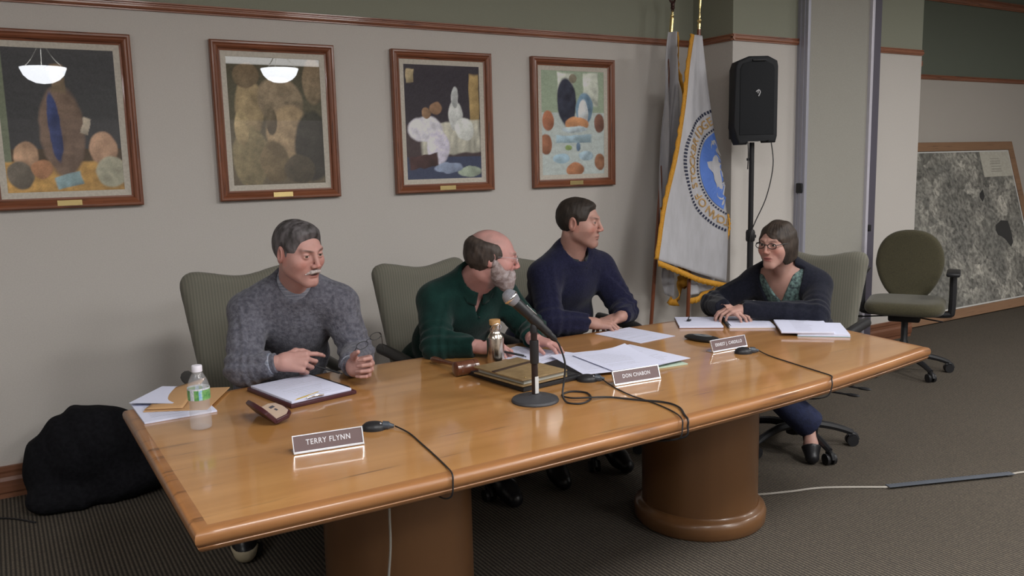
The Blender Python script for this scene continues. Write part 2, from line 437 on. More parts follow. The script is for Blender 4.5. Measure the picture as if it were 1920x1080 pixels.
def molding(name, p0, p1, z, h=.042, d=.022, m=None):
    """moulded strip running from p0 to p1 (x,y); projects to the left normal side (towards the room)"""
    p0 = Vector((*p0, 0)); p1 = Vector((*p1, 0)); t = (p1-p0).normalized(); n = Vector((t.y, -t.x, 0))
    prof = [(0, 0), (d*.5, 0), (d*.5, h*.14), (d*.8, h*.2), (d, h*.38), (d, h*.55), (d*.6, h*.66), (d*.6, h*.78), (d*.85, h*.86), (d*.85, h), (0, h)]
    mb = MB(); A0 = [mb.bm.verts.new(p0+n*a+Vector((0, 0, z+b))) for a, b in prof]; A1 = [mb.bm.verts.new(p1+n*a+Vector((0, 0, z+b))) for a, b in prof]
    k = len(prof)
    for i in range(k): mb.bm.faces.new((A0[i], A0[(i+1) % k], A1[(i+1) % k], A1[i]))
    mb.bm.faces.new(A0); mb.bm.faces.new(A1)
    o = mb.build(name, m or M_trim, smooth=False); tag(o, kind='structure'); return o
zt = 2.272
molding('trim_1', (-3.85, Yw), (4.29, Yw), zt)
molding('trim_2', (4.29, Yw-.022), (4.29, 4.15-.022), zt, m=M_trimy)
molding('trim_3', (4.268, 4.15), (4.92, 4.15), zt)
molding('trim_4', (5.80, 4.2), (6.44, 4.2), zt)
molding('trim_5', (6.44, 4.9), (10.85, 4.9), 2.19)
molding('trim_6', (6.44, 4.9), (10.85, 4.9), 2.90, h=.07, d=.03)
molding('trim_7', (6.44, 4.2), (6.44, 4.9), 2.19, m=M_trimy)
def baseboard(name, p0, p1, m=None): return molding(name, p0, p1, 0.0, h=.155, d=.02, m=m or M_base)
baseboard('baseboard_back', (-3.85, Yw), (4.29, Yw))
baseboard('baseboard_return', (4.29, Yw-.02), (4.29, 4.13), M_base)
baseboard('baseboard_pier', (4.27, 4.15), (4.92, 4.15))
baseboard('baseboard_right_pier', (5.80, 4.2), (6.44, 4.2))
baseboard('baseboard_far', (6.46, 4.9), (10.85, 4.9))

for lx, ly, ls in ((5.6, .9, .7), (7.6, 1.4, .9), (3.2, .2, .8), (1.0, .2, .9), (-1.6, 1.0, 1.0), (4.0, -3.0, 2.4)):  # made-up glowing panels, added out of view to house the area lights
    t = thing('added_light_panel', 'added square light panel in a white frame, unseen overhead', 'ceiling light', (lx, ly, 3.15), 0, 'added unseen light panels')
    h_ = ls/2; mb = MB()
    for a, b in (((-h_-.05, -h_-.05, -.06), (h_+.05, -h_, 0)), ((-h_-.05, h_, -.06), (h_+.05, h_+.05, 0)), ((-h_-.05, -h_, -.06), (-h_, h_, 0)), ((h_, -h_, -.06), (h_+.05, h_, 0))): mb.span(a, b)
    mb.build('frame', mat('added_frame_white', (.75, .75, .74), .5), t, smooth=False)
    MB().span((-h_, -h_, -.055), (h_, h_, -.045)).build('added_glow', mat('added_glow_white', (.8, .8, .8), .5, emis=((1, .985, .965), 2.5)), t, smooth=False)

# folding partition panel standing in the doorway between the piers
pp = thing('partition_panel', 'tall grey fabric-covered sliding partition panel with metal edges between the piers', 'partition panel', (5.30, 4.14, 0))
M_panel = mat('partition_fabric', D(124, 122, 116, 1.9), .9, spec=.15, noise=(180, D(116, 114, 108, 1.9)), bump=(250, .3))
MB().span((4.945, 4.085, .02), (5.615, 4.185, 3.14)).build('panel', M_panel, pp, world=True, smooth=False)
mb = MB().span((4.918, 4.06, .0), (4.945, 4.19, 3.14), bev=.003)
for y in (4.085, 4.12, 4.155): mb.span((4.912, y, 0), (4.918, y+.008, 3.14))
mb.build('edge_channel', mat('channel_grey', (.38, .38, .44), .45, metal=.3), pp, world=True, smooth=False)
MB().span((5.615, 4.06, 0), (5.645, 4.16, 3.14), bev=.004).build('edge_strip', mat('edge_white', (.62, .6, .68), .35, metal=.2), pp, world=True, smooth=False)
MB().span((5.645, 4.11, 0), (5.79, 4.19, 3.14)).build('seal_strip', mat('purple_grey_seal', (.10, .09, .12), .5), pp, world=True, smooth=False)
MB().box((5.70, 4.095, .95), (.03, .03, .05), bev=.004).build('latch', M_blackpl, pp, world=True)
MB().box((4.914, 4.10, 1.28), (.02, .05, .07), bev=.006).build('latch', M_blackpl, pp, world=True)

# ------------------------------------------------------------------ pendant lamps (behind the camera, mirrored in the picture glass)
M_bowl = mat('alabaster_glow', (.8, .8, .8), .5, emis=((.92, .95, 1), 26))
def pendant(x, y, dz, label):
    t = thing('pendant_lamp', label, 'lamp', (x, y, 3.15+dz), 0, 'bowl pendant lamps on the ceiling')
    mb = MB(); pr = [(.015, -.80), (.08, -.79), (.14, -.76), (.185, -.715), (.21, -.655), (.214, -.64), (.207, -.64), (.19, -.69), (.12, -.75), (0, -.77)]
    mb.lathe([(0, -.80)]+pr, n=40, caps=False); mb.build('glass_bowl', M_bowl, t)
    mb = MB()
    for k in range(3):
        a = 2*PI*k/3+.5; c, s = math.cos(a), math.sin(a)
        mb.tube([(.2*c, .2*s, -.645), (.12*c, .12*s, -.56), (.05*c, .05*s, -.45), (.03*c, .03*s, -.36)], .005, n=6)
    mb.lathe([(.045, -.36), (.045, -.345)], n=20); mb.cyl((0, 0, -.35), (0, 0, -.02-dz), .008); mb.lathe([(.06, -.03-dz), (.06, -dz)], n=24)
    mb.build('hanger', mat('lamp_hanger', (.5, .48, .42), .3, metal=.8), t)
    return t
for (x, y, dz), lb in zip(PEND, ['bowl pendant lamp nearest the left wall', 'second bowl pendant lamp from the left wall', 'middle bowl pendant lamp of the row', 'second bowl pendant lamp from the right wall', 'bowl pendant lamp nearest the right wall']): pendant(x, y, dz, lb)

# ------------------------------------------------------------------ conference table
tb = thing('conference_table', 'long honey-coloured veneered conference table on two drum pedestals', 'table', (1.72, 2.42, 0))
ctrl = [(.303, 1.812), (.9, 1.797), (1.7, 1.808), (2.37, 1.842), (3.12, 1.94)]
outl = [tuple(p[:2]) for p in crom([(x, y, 0) for x, y in ctrl], 8)]
outl += [(3.185, 2.42), (3.20, 2.62), (3.13, 2.955)]
outl += [tuple(p[:2]) for p in crom([(2.93, 2.998, 0), (2.1, 3.03, 0), (1.22, 3.045, 0), (.656, 2.995, 0), (.303, 2.94, 0)], 6)]
def offs(poly, d):
    n = len(poly); out = []
    for i in range(n):
        p, a, b = Vector(poly[i]), Vector(poly[i-1]), Vector(poly[(i+1) % n])
        t1 = (p-a).normalized(); t2 = (b-p).normalized(); n1 = Vector((t1.y, -t1.x)); n2 = Vector((t2.y, -t2.x))
        m_ = (n1+n2).normalized(); out.append(p+m_*(d/max(.3, m_.dot(n1))))
    return out
TT = .742
MB().prism([tuple(p) for p in offs(outl, -.034)], .704, TT).build('tabletop', M_table, tb, world=True, smooth=False)
mb = MB(); prof = [(-.034, TT), (-.016, TT), (-.007, .7395), (-.002, .734), (0, .726), (-.001, .716), (-.005, .708), (-.0075, .7065), (-.0078, .7045), (-.006, .7030), (-.009, .696), (-.016, .690), (-.03, .688), (-.08, .688), (-.08, .703)]
rings = [[mb.bm.verts.new((*p, z)) for p in offs(outl, o)] for o, z in prof]
for a, b in zip(rings, rings[1:]):
    for i in range(len(a)): mb.bm.faces.new((a[i], a[(i+1) % len(a)], b[(i+1) % len(a)], b[i]))
mb.build('edge_moulding', wood('edge_veneer', D(138, 92, 54, 1.0), D(156, 108, 66, 1.0), D(92, 58, 34, .9), scale=1.0, axis=0, rough=.38, coat=.25, streak=.6), tb, world=True, smooth=math.radians(60))
for px, py in ((1.04, 2.45), (2.45, 2.53)):
    mb = MB().lathe([(.240, .045), (.240, .700)], (px, py, 0), n=64)
    o = mb.build('pedestal', M_pedestal, tb, world=True)
    mb = MB().lathe([(.262, .0), (.272, .012), (.275, .05), (.270, .066), (.262, .074), (.250, .078), (.244, .086)], (px, py, 0), n=64, caps=True)
    mb.build('plinth', M_pedestal, o, world=True)

# ------------------------------------------------------------------ framed pictures
def paint(w, h, bg, items, seed, grain=.10):
    nu, nv = int(w/.0045), int(h/.0045)
    U, V = np.meshgrid(np.linspace(0, 1, nu), np.linspace(0, 1, nv), indexing='ij')
    P = np.stack([U*w, V*h, U*0], -1).reshape(-1, 3)
    C = np.array([lin(bg(u, v)) for u, v in zip(U.ravel(), V.ravel())])
    jx = wob(P, 40, seed)*.012; jy = wob(P, 40, seed+1)*.012
    u = U.ravel()+jx; v = V.ravel()+jy
    for it in items:
        kind, cx, cy, rx, ry, col = it[:6]; ang = it[6] if len(it) > 6 else 0; soft = it[7] if len(it) > 7 else .12
        c, s = math.cos(ang), math.sin(ang); dx = ((u-cx)*c+(v-cy)*s)/rx; dy = (-(u-cx)*s+(v-cy)*c)/ry
        r = np.sqrt(dx*dx+dy*dy) if kind == 'e' else np.maximum(abs(dx), abs(dy))
        m = np.clip((1-r)/soft, 0, 1)[:, None]
        sh = 1+.35*wob(P, 70, seed+int(cx*50)+int(cy*97))[:, None]+(.18*np.clip(dx-dy, -1.5, 1.5))[:, None]*(-1)
        C = C*(1-m)+np.array(lin(col))[None]*np.clip(sh, .4, 1.6)*m
    C = C*(1+grain*wob(P, 160, seed+5)[:, None]+grain*rng.normal(size=(len(C), 1))*.6)
    return nu, nv, np.clip(C*1.9, 0, .9)
M_art = mat('print_under_glass', (.5, .5, .5), .6, attr=True, coat=1, spec=.2)
MATS['print_under_glass'].node_tree.nodes['Principled BSDF'].inputs['Coat Roughness'].default_value = .01
FW, FH = .645, .807
def picture(cx, label, bg, items, seed, grain=.10):
    cz = 1.750; t = thing('framed_picture', label, 'picture', (cx, Yw, cz-FH/2), 0, 'framed pictures along the wall')
    prof = [(0, 0), (0, .030), (.006, .036), (.014, .036), (.020, .031), (.028, .033), (.036, .028), (.043, .018), (.050, .016), (.050, .0)]
    mb = MB()
    cor = [(-1, -1), (1, -1), (1, 1), (-1, 1)]
    for i in range(4):
        (x0, z0), (x1, z1) = cor[i], cor[(i+1) % 4]; rr = []
        for (sx, sz) in ((x0, z0), (x1, z1)):
            rr.append([mb.bm.verts.new((sx*(FW/2-o), -.002-d, FH/2+sz*(FH/2-o))) for o, d in prof])
        for k in range(len(prof)): mb.bm.faces.new((rr[0][k], rr[1][k], rr[1][(k+1) % len(prof)], rr[0][(k+1) % len(prof)])).material_index = i % 2
    mb.build('frame', [M_fwx, M_fwz], t, smooth=False)
    mb = MB(); a, b = .048, .078
    for i in range(4):
        (x0, z0), (x1, z1) = cor[i], cor[(i+1) % 4]
        v = [mb.bm.verts.new((x*(FW/2-o), y, FH/2+z*(FH/2-o))) for x, z, o, y in ((x0, z0, a, -.016), (x1, z1, a, -.016), (x1, z1, b, -.011), (x0, z0, b, -.011))]
        mb.bm.faces.new(v)
    mb.build('liner', M_mat, t, smooth=False)
    w, h = FW-2*b+.004, FH-2*b+.004; nu, nv, C = paint(w, h, bg, items, seed, grain)
    x = np.linspace(-w/2, w/2, nu); z = np.linspace(FH/2-h/2, FH/2+h/2, nv)
    X, Z = np.meshgrid(x, z, indexing='ij'); vv = np.stack([X.ravel(), X.ravel()*0-.0095, Z.ravel()], 1)
    I = (np.arange(nu-1)[:, None]*nv+np.arange(nv-1)[None]).ravel(); q = np.stack([I, I+nv, I+nv+1, I+1], 1)
    link('print', np_mesh('print', [(vv, q)], lambda _: C), M_art, t, smooth=False)
    MB().box((0, -.037, .024), (.105, .004, .026), bev=.001).build('name_plaque', M_brass, t, smooth=False)
def g2(top, bot, mid=.5, soft=.1):
    def f(u, v):
        k = min(1, max(0, (v-mid)/soft+.5)); return tuple(top[i]*k+bot[i]*(1-k) for i in range(3))
    return f
picture(.325, 'leftmost framed picture, dark background with brown and blue shapes above a tan ledge',
        lambda u, v: (98, 104, 88) if u < .06 else ((58, 58, 60) if v > .3 else (66, 56, 46)),
        [('b', .5, .10, .55, .12, (150, 118, 70)), ('e', .50, .42, .20, .34, (98, 82, 72)), ('e', .44, .45, .055, .26, (50, 58, 92), .05),
         ('b', .50, .79, .06, .10, (104, 90, 74)), ('e', .50, .86, .10, .02, (120, 104, 84)), ('e', .18, .26, .11, .10, (150, 122, 100)), ('e', .12, .12, .12, .10, (90, 84, 76)),
         ('e', .30, .16, .09, .07, (132, 96, 72)), ('e', .84, .30, .13, .13, (146, 118, 98)), ('e', .90, .13, .15, .12, (136, 134, 118)), ('b', .52, .08, .12, .05, (112, 132, 136), .2), ('b', .70, .46, .035, .06, (150, 140, 126), -.3)], 11)
picture(1.335, 'second framed picture from the left, muted sepia and olive rounded shapes',
        g2((66, 62, 50), (80, 72, 58), .5, .4),
        [('e', .22, .62, .16, .24, (124, 108, 82), .1), ('e', .20, .86, .15, .10, (96, 82, 64)), ('e', .55, .66, .26, .20, (112, 98, 80), -.2), ('e', .62, .40, .26, .24, (128, 110, 86), .3),
         ('e', .92, .82, .13, .20, (104, 90, 72)), ('e', .88, .30, .22, .30, (44, 42, 38)), ('e', .20, .22, .20, .26, (106, 96, 72)), ('e', .45, .18, .16, .18, (92, 80, 60), .4), ('e', .72, .12, .18, .12, (62, 56, 46)),
         ('e', .12, .45, .08, .14, (138, 122, 92)), ('e', .44, .50, .06, .12, (78, 68, 54))], 23, .14)
picture(2.316, 'third framed picture from the left, dark room scene with white drapery and a blue floor',
        lambda u, v: (48, 44, 50) if v > .48 else ((56, 46, 48) if v > .2 else (48, 54, 74)),
        [('b', .92, .70, .07, .24, (132, 112, 76)), ('b', .08, .90, .05, .06, (150, 136, 108)), ('b', .60, .36, .42, .15, (156, 154, 142), .05), ('e', .26, .44, .24, .12, (178, 176, 184)),
         ('e', .42, .28, .16, .16, (172, 168, 182), .3), ('e', .66, .56, .10, .14, (166, 168, 166)), ('e', .66, .72, .05, .10, (150, 152, 152)), ('e', .78, .44, .14, .10, (170, 172, 168), -.2),
         ('e', .40, .62, .08, .06, (120, 94, 74)), ('e', .28, .58, .06, .05, (116, 92, 72)), ('b', .22, .16, .20, .06, (58, 40, 40), .1), ('e', .84, .06, .17, .05, (128, 138, 124)), ('e', .55, .10, .2, .05, (110, 120, 140))], 37)
picture(3.250, 'rightmost framed picture, pale green and white table scene with dark and blue shapes',
        lambda u, v: (126, 138, 120) if v > .6 else (150, 158, 156),
        [('b', .38, .82, .13, .17, (168, 172, 162)), ('b', .78, .82, .13, .17, (166, 170, 160)), ('e', .40, .70, .16, .25, (44, 46, 58), .1), ('e', .68, .64, .14, .16, (96, 118, 136)),
         ('e', .66, .60, .08, .14, (170, 174, 176)), ('e', .50, .93, .06, .05, (110, 104, 90)), ('e', .56, .49, .20, .07, (156, 112, 80)), ('e', .52, .44, .22, .03, (148, 160, 166)),
         ('e', .10, .52, .10, .10, (140, 92, 70)), ('e', .06, .30, .10, .10, (122, 82, 62)), ('e', .92, .50, .09, .10, (98, 70, 60)), ('e', .92, .12, .09, .09, (120, 86, 66)), ('e', .52, .05, .16, .07, (140, 96, 70)),
         ('e', .42, .26, .06, .03, (116, 134, 84)), ('e', .58, .27, .04, .05, (88, 108, 128)), ('e', .30, .16, .14, .05, (130, 152, 164)), ('e', .70, .18, .12, .05, (132, 150, 160)), ('b', .50, .35, .30, .04, (128, 148, 158))], 41)

# ------------------------------------------------------------------ flags
M_satin = mat('white_satin', D(178, 177, 182, 1.15), .45, spec=.4, sheen=.1, noise=(9, D(168, 167, 171, 1.15), (3, 3, .7)), bump=(22, .5, (2.2, 1, .8)))
M_gold = mat('gold_fringe', D(196, 140, 44, 1.7), .6, noise=(300, D(150, 98, 24, 1.6), (4, 4, .3)), bump=(400, .6, (4, 4, .2)))
M_polewood = wood('flag_pole_wood', D(86, 44, 24, 1.8), D(98, 52, 30, 1.8), D(60, 30, 16, 1.6), scale=2, axis=2, rough=.35, coat=.3)
def interp(pts, t):
    ts = np.linspace(0, 1, len(pts)); return np.array([np.interp(t, ts, [p[i] for p in pts]) for i in (0, 1)])
def fold2(x, z, y0=4.09):
    th = math.atan2(x-3.925, 2.40-z); r = math.hypot(x-3.925, 2.40-z)
    k = min(1, r/1.0)
    return y0+.008*k*math.sin(th*22+1.0)+.004*math.sin(th*47+z*2)*k+.012*math.sin(5*z+9*x)*k-.05*k*max(0, 1-abs(th+.12)*6)*.3
def flag_sheet(name, Lp, Rp, foldf, parent, material, nu=40, nv=90):
    mb = MB()
    def fn(u, v):
        a = interp(Lp, v); b = interp(Rp, v); p = a*(1-u)+b*u
        return Vector((p[0], foldf(p[0], p[1]), p[1]))
    mb.grid(fn, nu, nv); return mb.build(name, material, parent, world=True, smooth=True, solid=.003)
def fringe(pts, foldf, w, parent, dirv=None, dy=-.003, n=10):
    """gold fringe band hanging along a polyline of (x,z)"""
    P = crom([(x, z, 0) for x, z in pts], n); mb = MB(); a = []; b = []
    for i, p in enumerate(P):
        t = (P[min(i+1, len(P)-1)]-P[max(i-1, 0)]).normalized()
        o = Vector((t.y, -t.x, 0)) if dirv is None else Vector((dirv[0], dirv[1], 0))
        q = p+o*w*(1+.10*math.sin(i*2.3)); q0 = p-o*.006
        a.append(mb.bm.verts.new((q0.x, foldf(q0.x, q0.y)+dy, q0.y))); b.append(mb.bm.verts.new((q.x, foldf(q.x, q.y)+dy+.004*math.sin(i*1.9), q.y)))
    for i in range(len(P)-1): mb.bm.faces.new((a[i], a[i+1], b[i+1], b[i]))
    return mb.build('fringe', M_gold, parent, world=True, solid=.006)
def pole(name, label, top, bot, y, fin):
    t = thing(name, label, 'flag', (bot[0], y, 0))
    a = Vector((top[0], y, top[1])); d = (a-Vector((bot[0], y, bot[1]))).normalized()
    base = a-d*((a.z-.03)/d.z)
    MB().cyl(base, a+d*.02, .0125).build('pole', M_polewood, t, world=True)
    MB().lathe([(.13, 0), (.13, .012), (.10, .03), (.03, .045), (.02, .09), (.016, .12)], (base.x, y, 0), n=32).build('base', M_brass, t, world=True)
    mb = MB(); M = frame(d)
    if fin == 'spear':
        mb.lathe([(.010, -.06), (.0105, 0), (.0105, .055), (.006, .06), (.015, .072), (.015, .078), (.006, .086), (.008, .105), (.004, .125), (.006, .14), (.009, .17), (.008, .26), (.003, .36), (0, .38)], a, M, n=20)
        mb.build('finial', M_brass, t, world=True)
    else:
        mb.lathe([(.0125, -.06), (.013, .0), (.013, .085), (.008, .088), (.013, .098), (.013, .104), (.006, .11), (.008, .125), (.003, .135)], a, M, n=20)
        mb.build('ferrule', M_brass, t, world=True)
        mb = MB(); c = a+d*.15
        mb.ball(c, .014, scale=(1, 1, .9)); mb.ball(c+Vector((0, 0, .02)), .017, scale=(.8, .8, 1.5)); mb.ball(c+Vector((-.006, -.006, .055)), .010)
        for s in (-1, 1):
            mb.tube([c+Vector((0, 0, .03)), c+Vector((s*.022, .004, .05)), c+Vector((s*.018, .006, .09))], .010, n=8, rfn=lambda k: 1-.8*k)
            mb.tube([c+Vector((s*.006, 0, .0)), c+Vector((s*.01, 0, -.02))], .004, n=6)
        mb.build('eagle', mat('bronze_dark', (.06, .025, .02), .4, metal=.4), t, world=True)
    return t
f1 = pole('flag', 'furled white flag with gold fringe and an eagle-topped pole, the left one in the corner', (3.921, 2.335), (3.75, .433), 4.34, 'eagle')
fo1 = lambda x, z: 4.335-.02+.020*math.sin(x*70+z*3)+.012*math.sin(x*150-z*5)
flag_sheet('banner', [(3.878, 2.326), (3.851, 2.088), (3.824, 1.745), (3.806, 1.397), (3.796, 1.20), (3.82, .9), (3.858, .60)],
           [(3.938, 2.329), (3.962, 2.09), (3.985, 1.75), (4.0, 1.5), (3.985, 1.25), (3.93, .9), (3.90, .575)], fo1, f1, M_satin, 36, 90)
flag_sheet('banner_fold', [(3.93, 1.2), (3.94, .95), (3.955, .74)], [(4.02, 1.2), (4.015, .95), (4.0, .70)], lambda x, z: fo1(x, z)-.015, f1, M_satin, 10, 30)
fringe([(3.944, 2.329), (3.966, 2.10), (3.995, 1.85), (4.02, 1.68)], fo1, -.016, f1, dy=-.01)
fringe([(3.800, 1.20), (3.825, 1.155), (3.85, 1.19)], lambda x, z: fo1(x, z)-.025, .03, f1, dy=-.01)
fringe([(3.858, .585), (3.895, .565), (3.94, .68), (3.965, .78)], lambda x, z: fo1(x, z)-.03, .04, f1, dy=-.02)
fringe([(3.935, .80), (3.965, .70), (4.0, .655)], lambda x, z: fo1(x, z)-.04, .035, f1, dy=-.02)
MB().box((3.948, 4.285, 1.51), (.014, .012, .20)).build('dark_emblem', mat('emblem_black', (.02, .02, .03), .7), f1, world=True)

f2 = pole('flag', 'white town flag with round blue seal and gold fringe on the right pole', (3.985, 2.305), (3.903, .475), 4.15, 'spear')
L2 = [(3.881, 2.279), (3.851, 2.129), (3.815, 1.898), (3.772, 1.700), (3.715, 1.432), (3.644, 1.167), (3.572, 0.877)]
R2 = [(3.956, 2.275), (3.997, 2.036), (4.046, 1.792), (4.095, 1.549), (4.139, 1.325), (4.178, 1.110), (4.187, 0.677)]
flag_sheet('banner', L2, R2, fold2, f2, M_satin, 60, 110)
fringe(L2, fold2, .024, f2, dy=-.004)
fringe([(4.187, 0.677), (4.111, 0.694), (3.990, 0.726), (3.847, 0.775), (3.708, 0.828), (3.572, 0.882)], fold2, -.045, f2, dirv=(-.1, 1.0))
fringe([(4.187, 1.130), (4.199, 1.062), (4.168, 0.974)], fold2, -.025, f2, dy=.01)
fo2b = lambda x, z: 4.165+.012*math.sin(x*50)
flag_sheet('banner_fold', [(3.929, 0.799), (3.924, 0.682), (3.924, 0.599)], [(4.178, 0.779), (4.178, 0.701), (4.148, 0.624)], fo2b, f2, M_satin, 30, 16)
fringe([(4.168, 0.643), (4.090, 0.628), (3.993, 0.599), (3.924, 0.585)], fo2b, -.045, f2, dirv=(-.1, 1.0), dy=-.006)
# the seal, sewn on the banner and draped with it
JX = .00515; JZ = 0.00385
def seal_xz(a, b):
    """a,b in seal units (radius 1 = outer rope)"""
    py = -b*109; px = 87*a+.15*py
    return 4.238+px*JX, 1.413-py*JZ
def edge_x(z): 
    zs = [p[1] for p in R2][::-1]; xs = [p[0] for p in R2][::-1]; return float(np.interp(z, zs, xs))
def seal_map(co):
    x, z = seal_xz(co.x, co.y); return Vector((x, fold2(x, z)-.0055-co.z, z))
def seal_part(name, mb, m):
    bmesh.ops.triangulate(mb.bm, faces=mb.bm.faces)
    # keep only what lies on the visible cloth
    kill = [f for f in mb.bm.faces if (lambda c: c.x > edge_x(c.z)-.004)(f.calc_center_median())]
    bmesh.ops.delete(mb.bm, geom=kill, context='FACES')
    mb.build(name, m, f2, world=True, smooth=False)
M_navy = mat('seal_navy', (.02, .025, .06), .6); M_sgold = mat('seal_gold', D(190, 160, 110, 1.5), .6); M_sblue = mat('seal_blue', D(70, 100, 165, 1.6), .6)
mb = MB()
def arcquad(r0, r1, a0, a1, n=2):
    for k in range(n):
        t0 = a0+(a1-a0)*k/n; t1 = a0+(a1-a0)*(k+1)/n
        mb.bm.faces.new([mb.bm.verts.new(seal_map(Vector((r*math.cos(t), r*math.sin(t), 0)))) for r, t in ((r0, t0), (r1, t0), (r1, t1), (r0, t1))])
for k in range(112):
    a = 2*PI*k/112; arcquad(.955, 1.0, a, a+2*PI/112*.6, 1)
seal_part('rope_border', mb, M_navy); mb = MB()
for k in range(90):
    a = 2*PI*k/90; arcquad(.70, .73, a, a+2*PI/90*.6, 1)
seal_part('rope_border', mb, M_navy)
mb = MB()
for k in range(60):
    a0 = 2*PI*k/60; a1 = 2*PI*(k+1)/60
    for r0, r1 in ((0, .24), (.24, .46), (.46, .675)):
        if r0 == 0: mb.bm.faces.new([mb.bm.verts.new(seal_map(Vector((r*math.cos(t), r*math.sin(t), 0)))) for r, t in ((0, 0), (r1, a0), (r1, a1))])
        else: arcquad(r0, r1, a0, a1, 1)
seal_part('blue_disc', mb, M_sblue)
mb = MB(); blob = []
for k in range(60):
    a = 2*PI*k/60; r = .50+.06*math.sin(3*a+1)+.04*math.sin(7*a)+.03*math.sin(11*a+2); blob.append((r*math.cos(a), r*math.sin(a)))
for k in range(60):
    p, q = blob[k], blob[(k+1) % 60]
    for s0, s1 in ((0, .5), (.5, 1)):
        vs = [(p[0]*s0, p[1]*s0), (p[0]*s1, p[1]*s1), (q[0]*s1, q[1]*s1), (q[0]*s0, q[1]*s0)]
        if s0 == 0: vs = vs[1:3]+[(0, 0)]
        mb.bm.faces.new([mb.bm.verts.new(seal_map(Vector((x, y, .0008)))) for x, y in vs])
seal_part('map_shape', mb, M_satin)
mb = MB()
for k in range(9):
    a = 2*PI*k/9+.2
    c = Vector((-.10, 0.0)); v = [(c.x+.04*math.cos(a), c.y+.04*math.sin(a)), (c.x+.17*math.cos(a-.08), c.y+.17*math.sin(a-.08)), (c.x+.17*math.cos(a+.08), c.y+.17*math.sin(a+.08))]
    mb.bm.faces.new([mb.bm.verts.new(seal_map(Vector((x, y, .0016)))) for x, y in v])
arc = [(-.12, -.21), (-.02, -.20), (-.02, -.23), (-.12, -.24)]
mb.bm.faces.new([mb.bm.verts.new(seal_map(Vector((x, y, .0016)))) for x, y in arc])
seal_part('emblem', mb, M_navy)
mb = MB()
txt = 'TOWN OF STOCKBRIDGE'; a0, a1 = math.radians(-62), math.radians(-62-250)
# letters run clockwise: TOWN at the foot, OF, then STOCKBRIDGE up the left side
n = len(txt)
for i, ch in enumerate(txt):
    if ch == ' ': continue
    a = math.radians(-111-sum(4 if c_ == ' ' else 8 for c_ in txt[1:i+1]))
    M = Matrix.Rotation(a-PI/2, 4, 'Z') @ Matrix.Translation((0, .835, 0))
    text_bm(mb, ch, .185, M, .0003, mapf=lambda co: seal_map(Vector((co.x, co.y, .0006))))
seal_part('seal_lettering', mb, M_sgold)

# ------------------------------------------------------------------ loudspeaker on its stand
sp = thing('loudspeaker', 'black portable loudspeaker mounted on a pole stand in front of the right pier', 'loudspeaker', (4.235, 3.92, 1.595), math.radians(-30))
mb = MB()
def spk(k, z):
    w = .135; return w
poly = [(-.138, 0.03), (-.150, .10), (-.150, .46), (-.135, .505), (-.06, .535), (.06, .535), (.118, .505), (.125, .47), (.125, .04), (.115, 0.0), (.06, .0), (.055, .025), (-.06, .025), (-.065, -.01), (-.12, -.01)]
Mx = Matrix(((1, 0, 0, 0), (0, 0, -1, 0), (0, 1, 0, 0), (0, 0, 0, 1)))
mb.prism(poly, -.02, .12, Mx, bev=.014)
mb.build('cabinet', mat('speaker_shell', (.022, .024, .028), .6, spec=.25, noise=(200, (.026, .027, .03))), sp)
back = [(-.12, .03), (-.12, .47), (.09, .47), (.09, .03)]
MB().prism(back, -.13, -.015, Mx, bev=.02).build('rear_shell', M_blackpl, sp)
MB().prism([(-.118, .05), (-.118, .455), (-.10, .49), (-.05, .50), (.05, .50), (.09, .48), (.10, .455), (.10, .05)], .117, .124, Mx, bev=.003).build('grille', mat('grille_mesh', (.022, .024, .028), .7, spec=.25, noise=(700, (.010, .011, .013))), sp)
MB().box((0, -.122, .508), (.085, .02, .012), bev=.003).build('handle', M_blackpl, sp)
mb = MB(); mb.tube([(-.018, -.1275, .315), (-.002, -.1275, .326), (.008, -.1275, .312), (-.002, -.1275, .288)], .0035, n=6); mb.tube([(-.004, -.1275, .325), (-.006, -.1275, .305)], .003, n=6)
mb.build('badge', mat('badge_silver', (.6, .6, .62), .4), sp)
st = thing('speaker_stand', 'black tubular tripod stand holding the loudspeaker', 'stand', (4.235, 3.92, 0))
mb = MB().cyl((0, 0, .95), (0, 0, 1.60), .0165).cyl((0, 0, .35), (0, 0, 1.0), .020); mb.build('pole', M_blackpl, st)
MB().lathe([(.026, .96), (.030, .97), (.030, 1.02), (.024, 1.035)], n=20).box((.035, 0, .99), (.03, .012, .02), bev=.003).build('collar', M_blackpl, st)
MB().lathe([(.03, .62), (.032, .64), (.032, .70), (.03, .72)], n=16).build('hub', M_blackpl, st)
for k in range(3):
    a = 2*PI*k/3+.6; c, s = math.cos(a), math.sin(a)
    o = MB().cyl((.03*c, .03*s, .66), (.30*c, .30*s, .02), .011).build('leg', M_blackpl, st)
    MB().ball((.30*c, .30*s, .018), .018).build('rubber_foot', M_blackmt, o)
    MB().cyl((.02*c, .02*s, .33), (.17*c, .17*s, .32), .006).build('brace', M_blackpl, st)
tag(MB().tube([(4.345, 3.86, 1.61), (4.335, 3.83, 1.45), (4.29, 3.84, 1.25), (4.235, 3.885, 1.08), (4.205, 3.895, .98), (4.20, 3.89, .7), (4.215, 3.87, .3), (4.25, 3.83, .006)], .0035, n=6).build('speaker_cable', M_blackpl, smooth=True), 'thin black cable hanging from the loudspeaker to its stand', 'cable')
tag(MB().tube([(4.135, 3.86, 1.60), (4.135, 3.855, 1.53), (4.136, 3.86, 1.43)], .0035, n=6).tube([(4.136, 3.86, 1.50), (4.137, 3.86, 1.485)], .008, n=8).build('safety_cord', M_blackpl, smooth=True), 'short black cord dangling under the left side of the loudspeaker', 'cord')

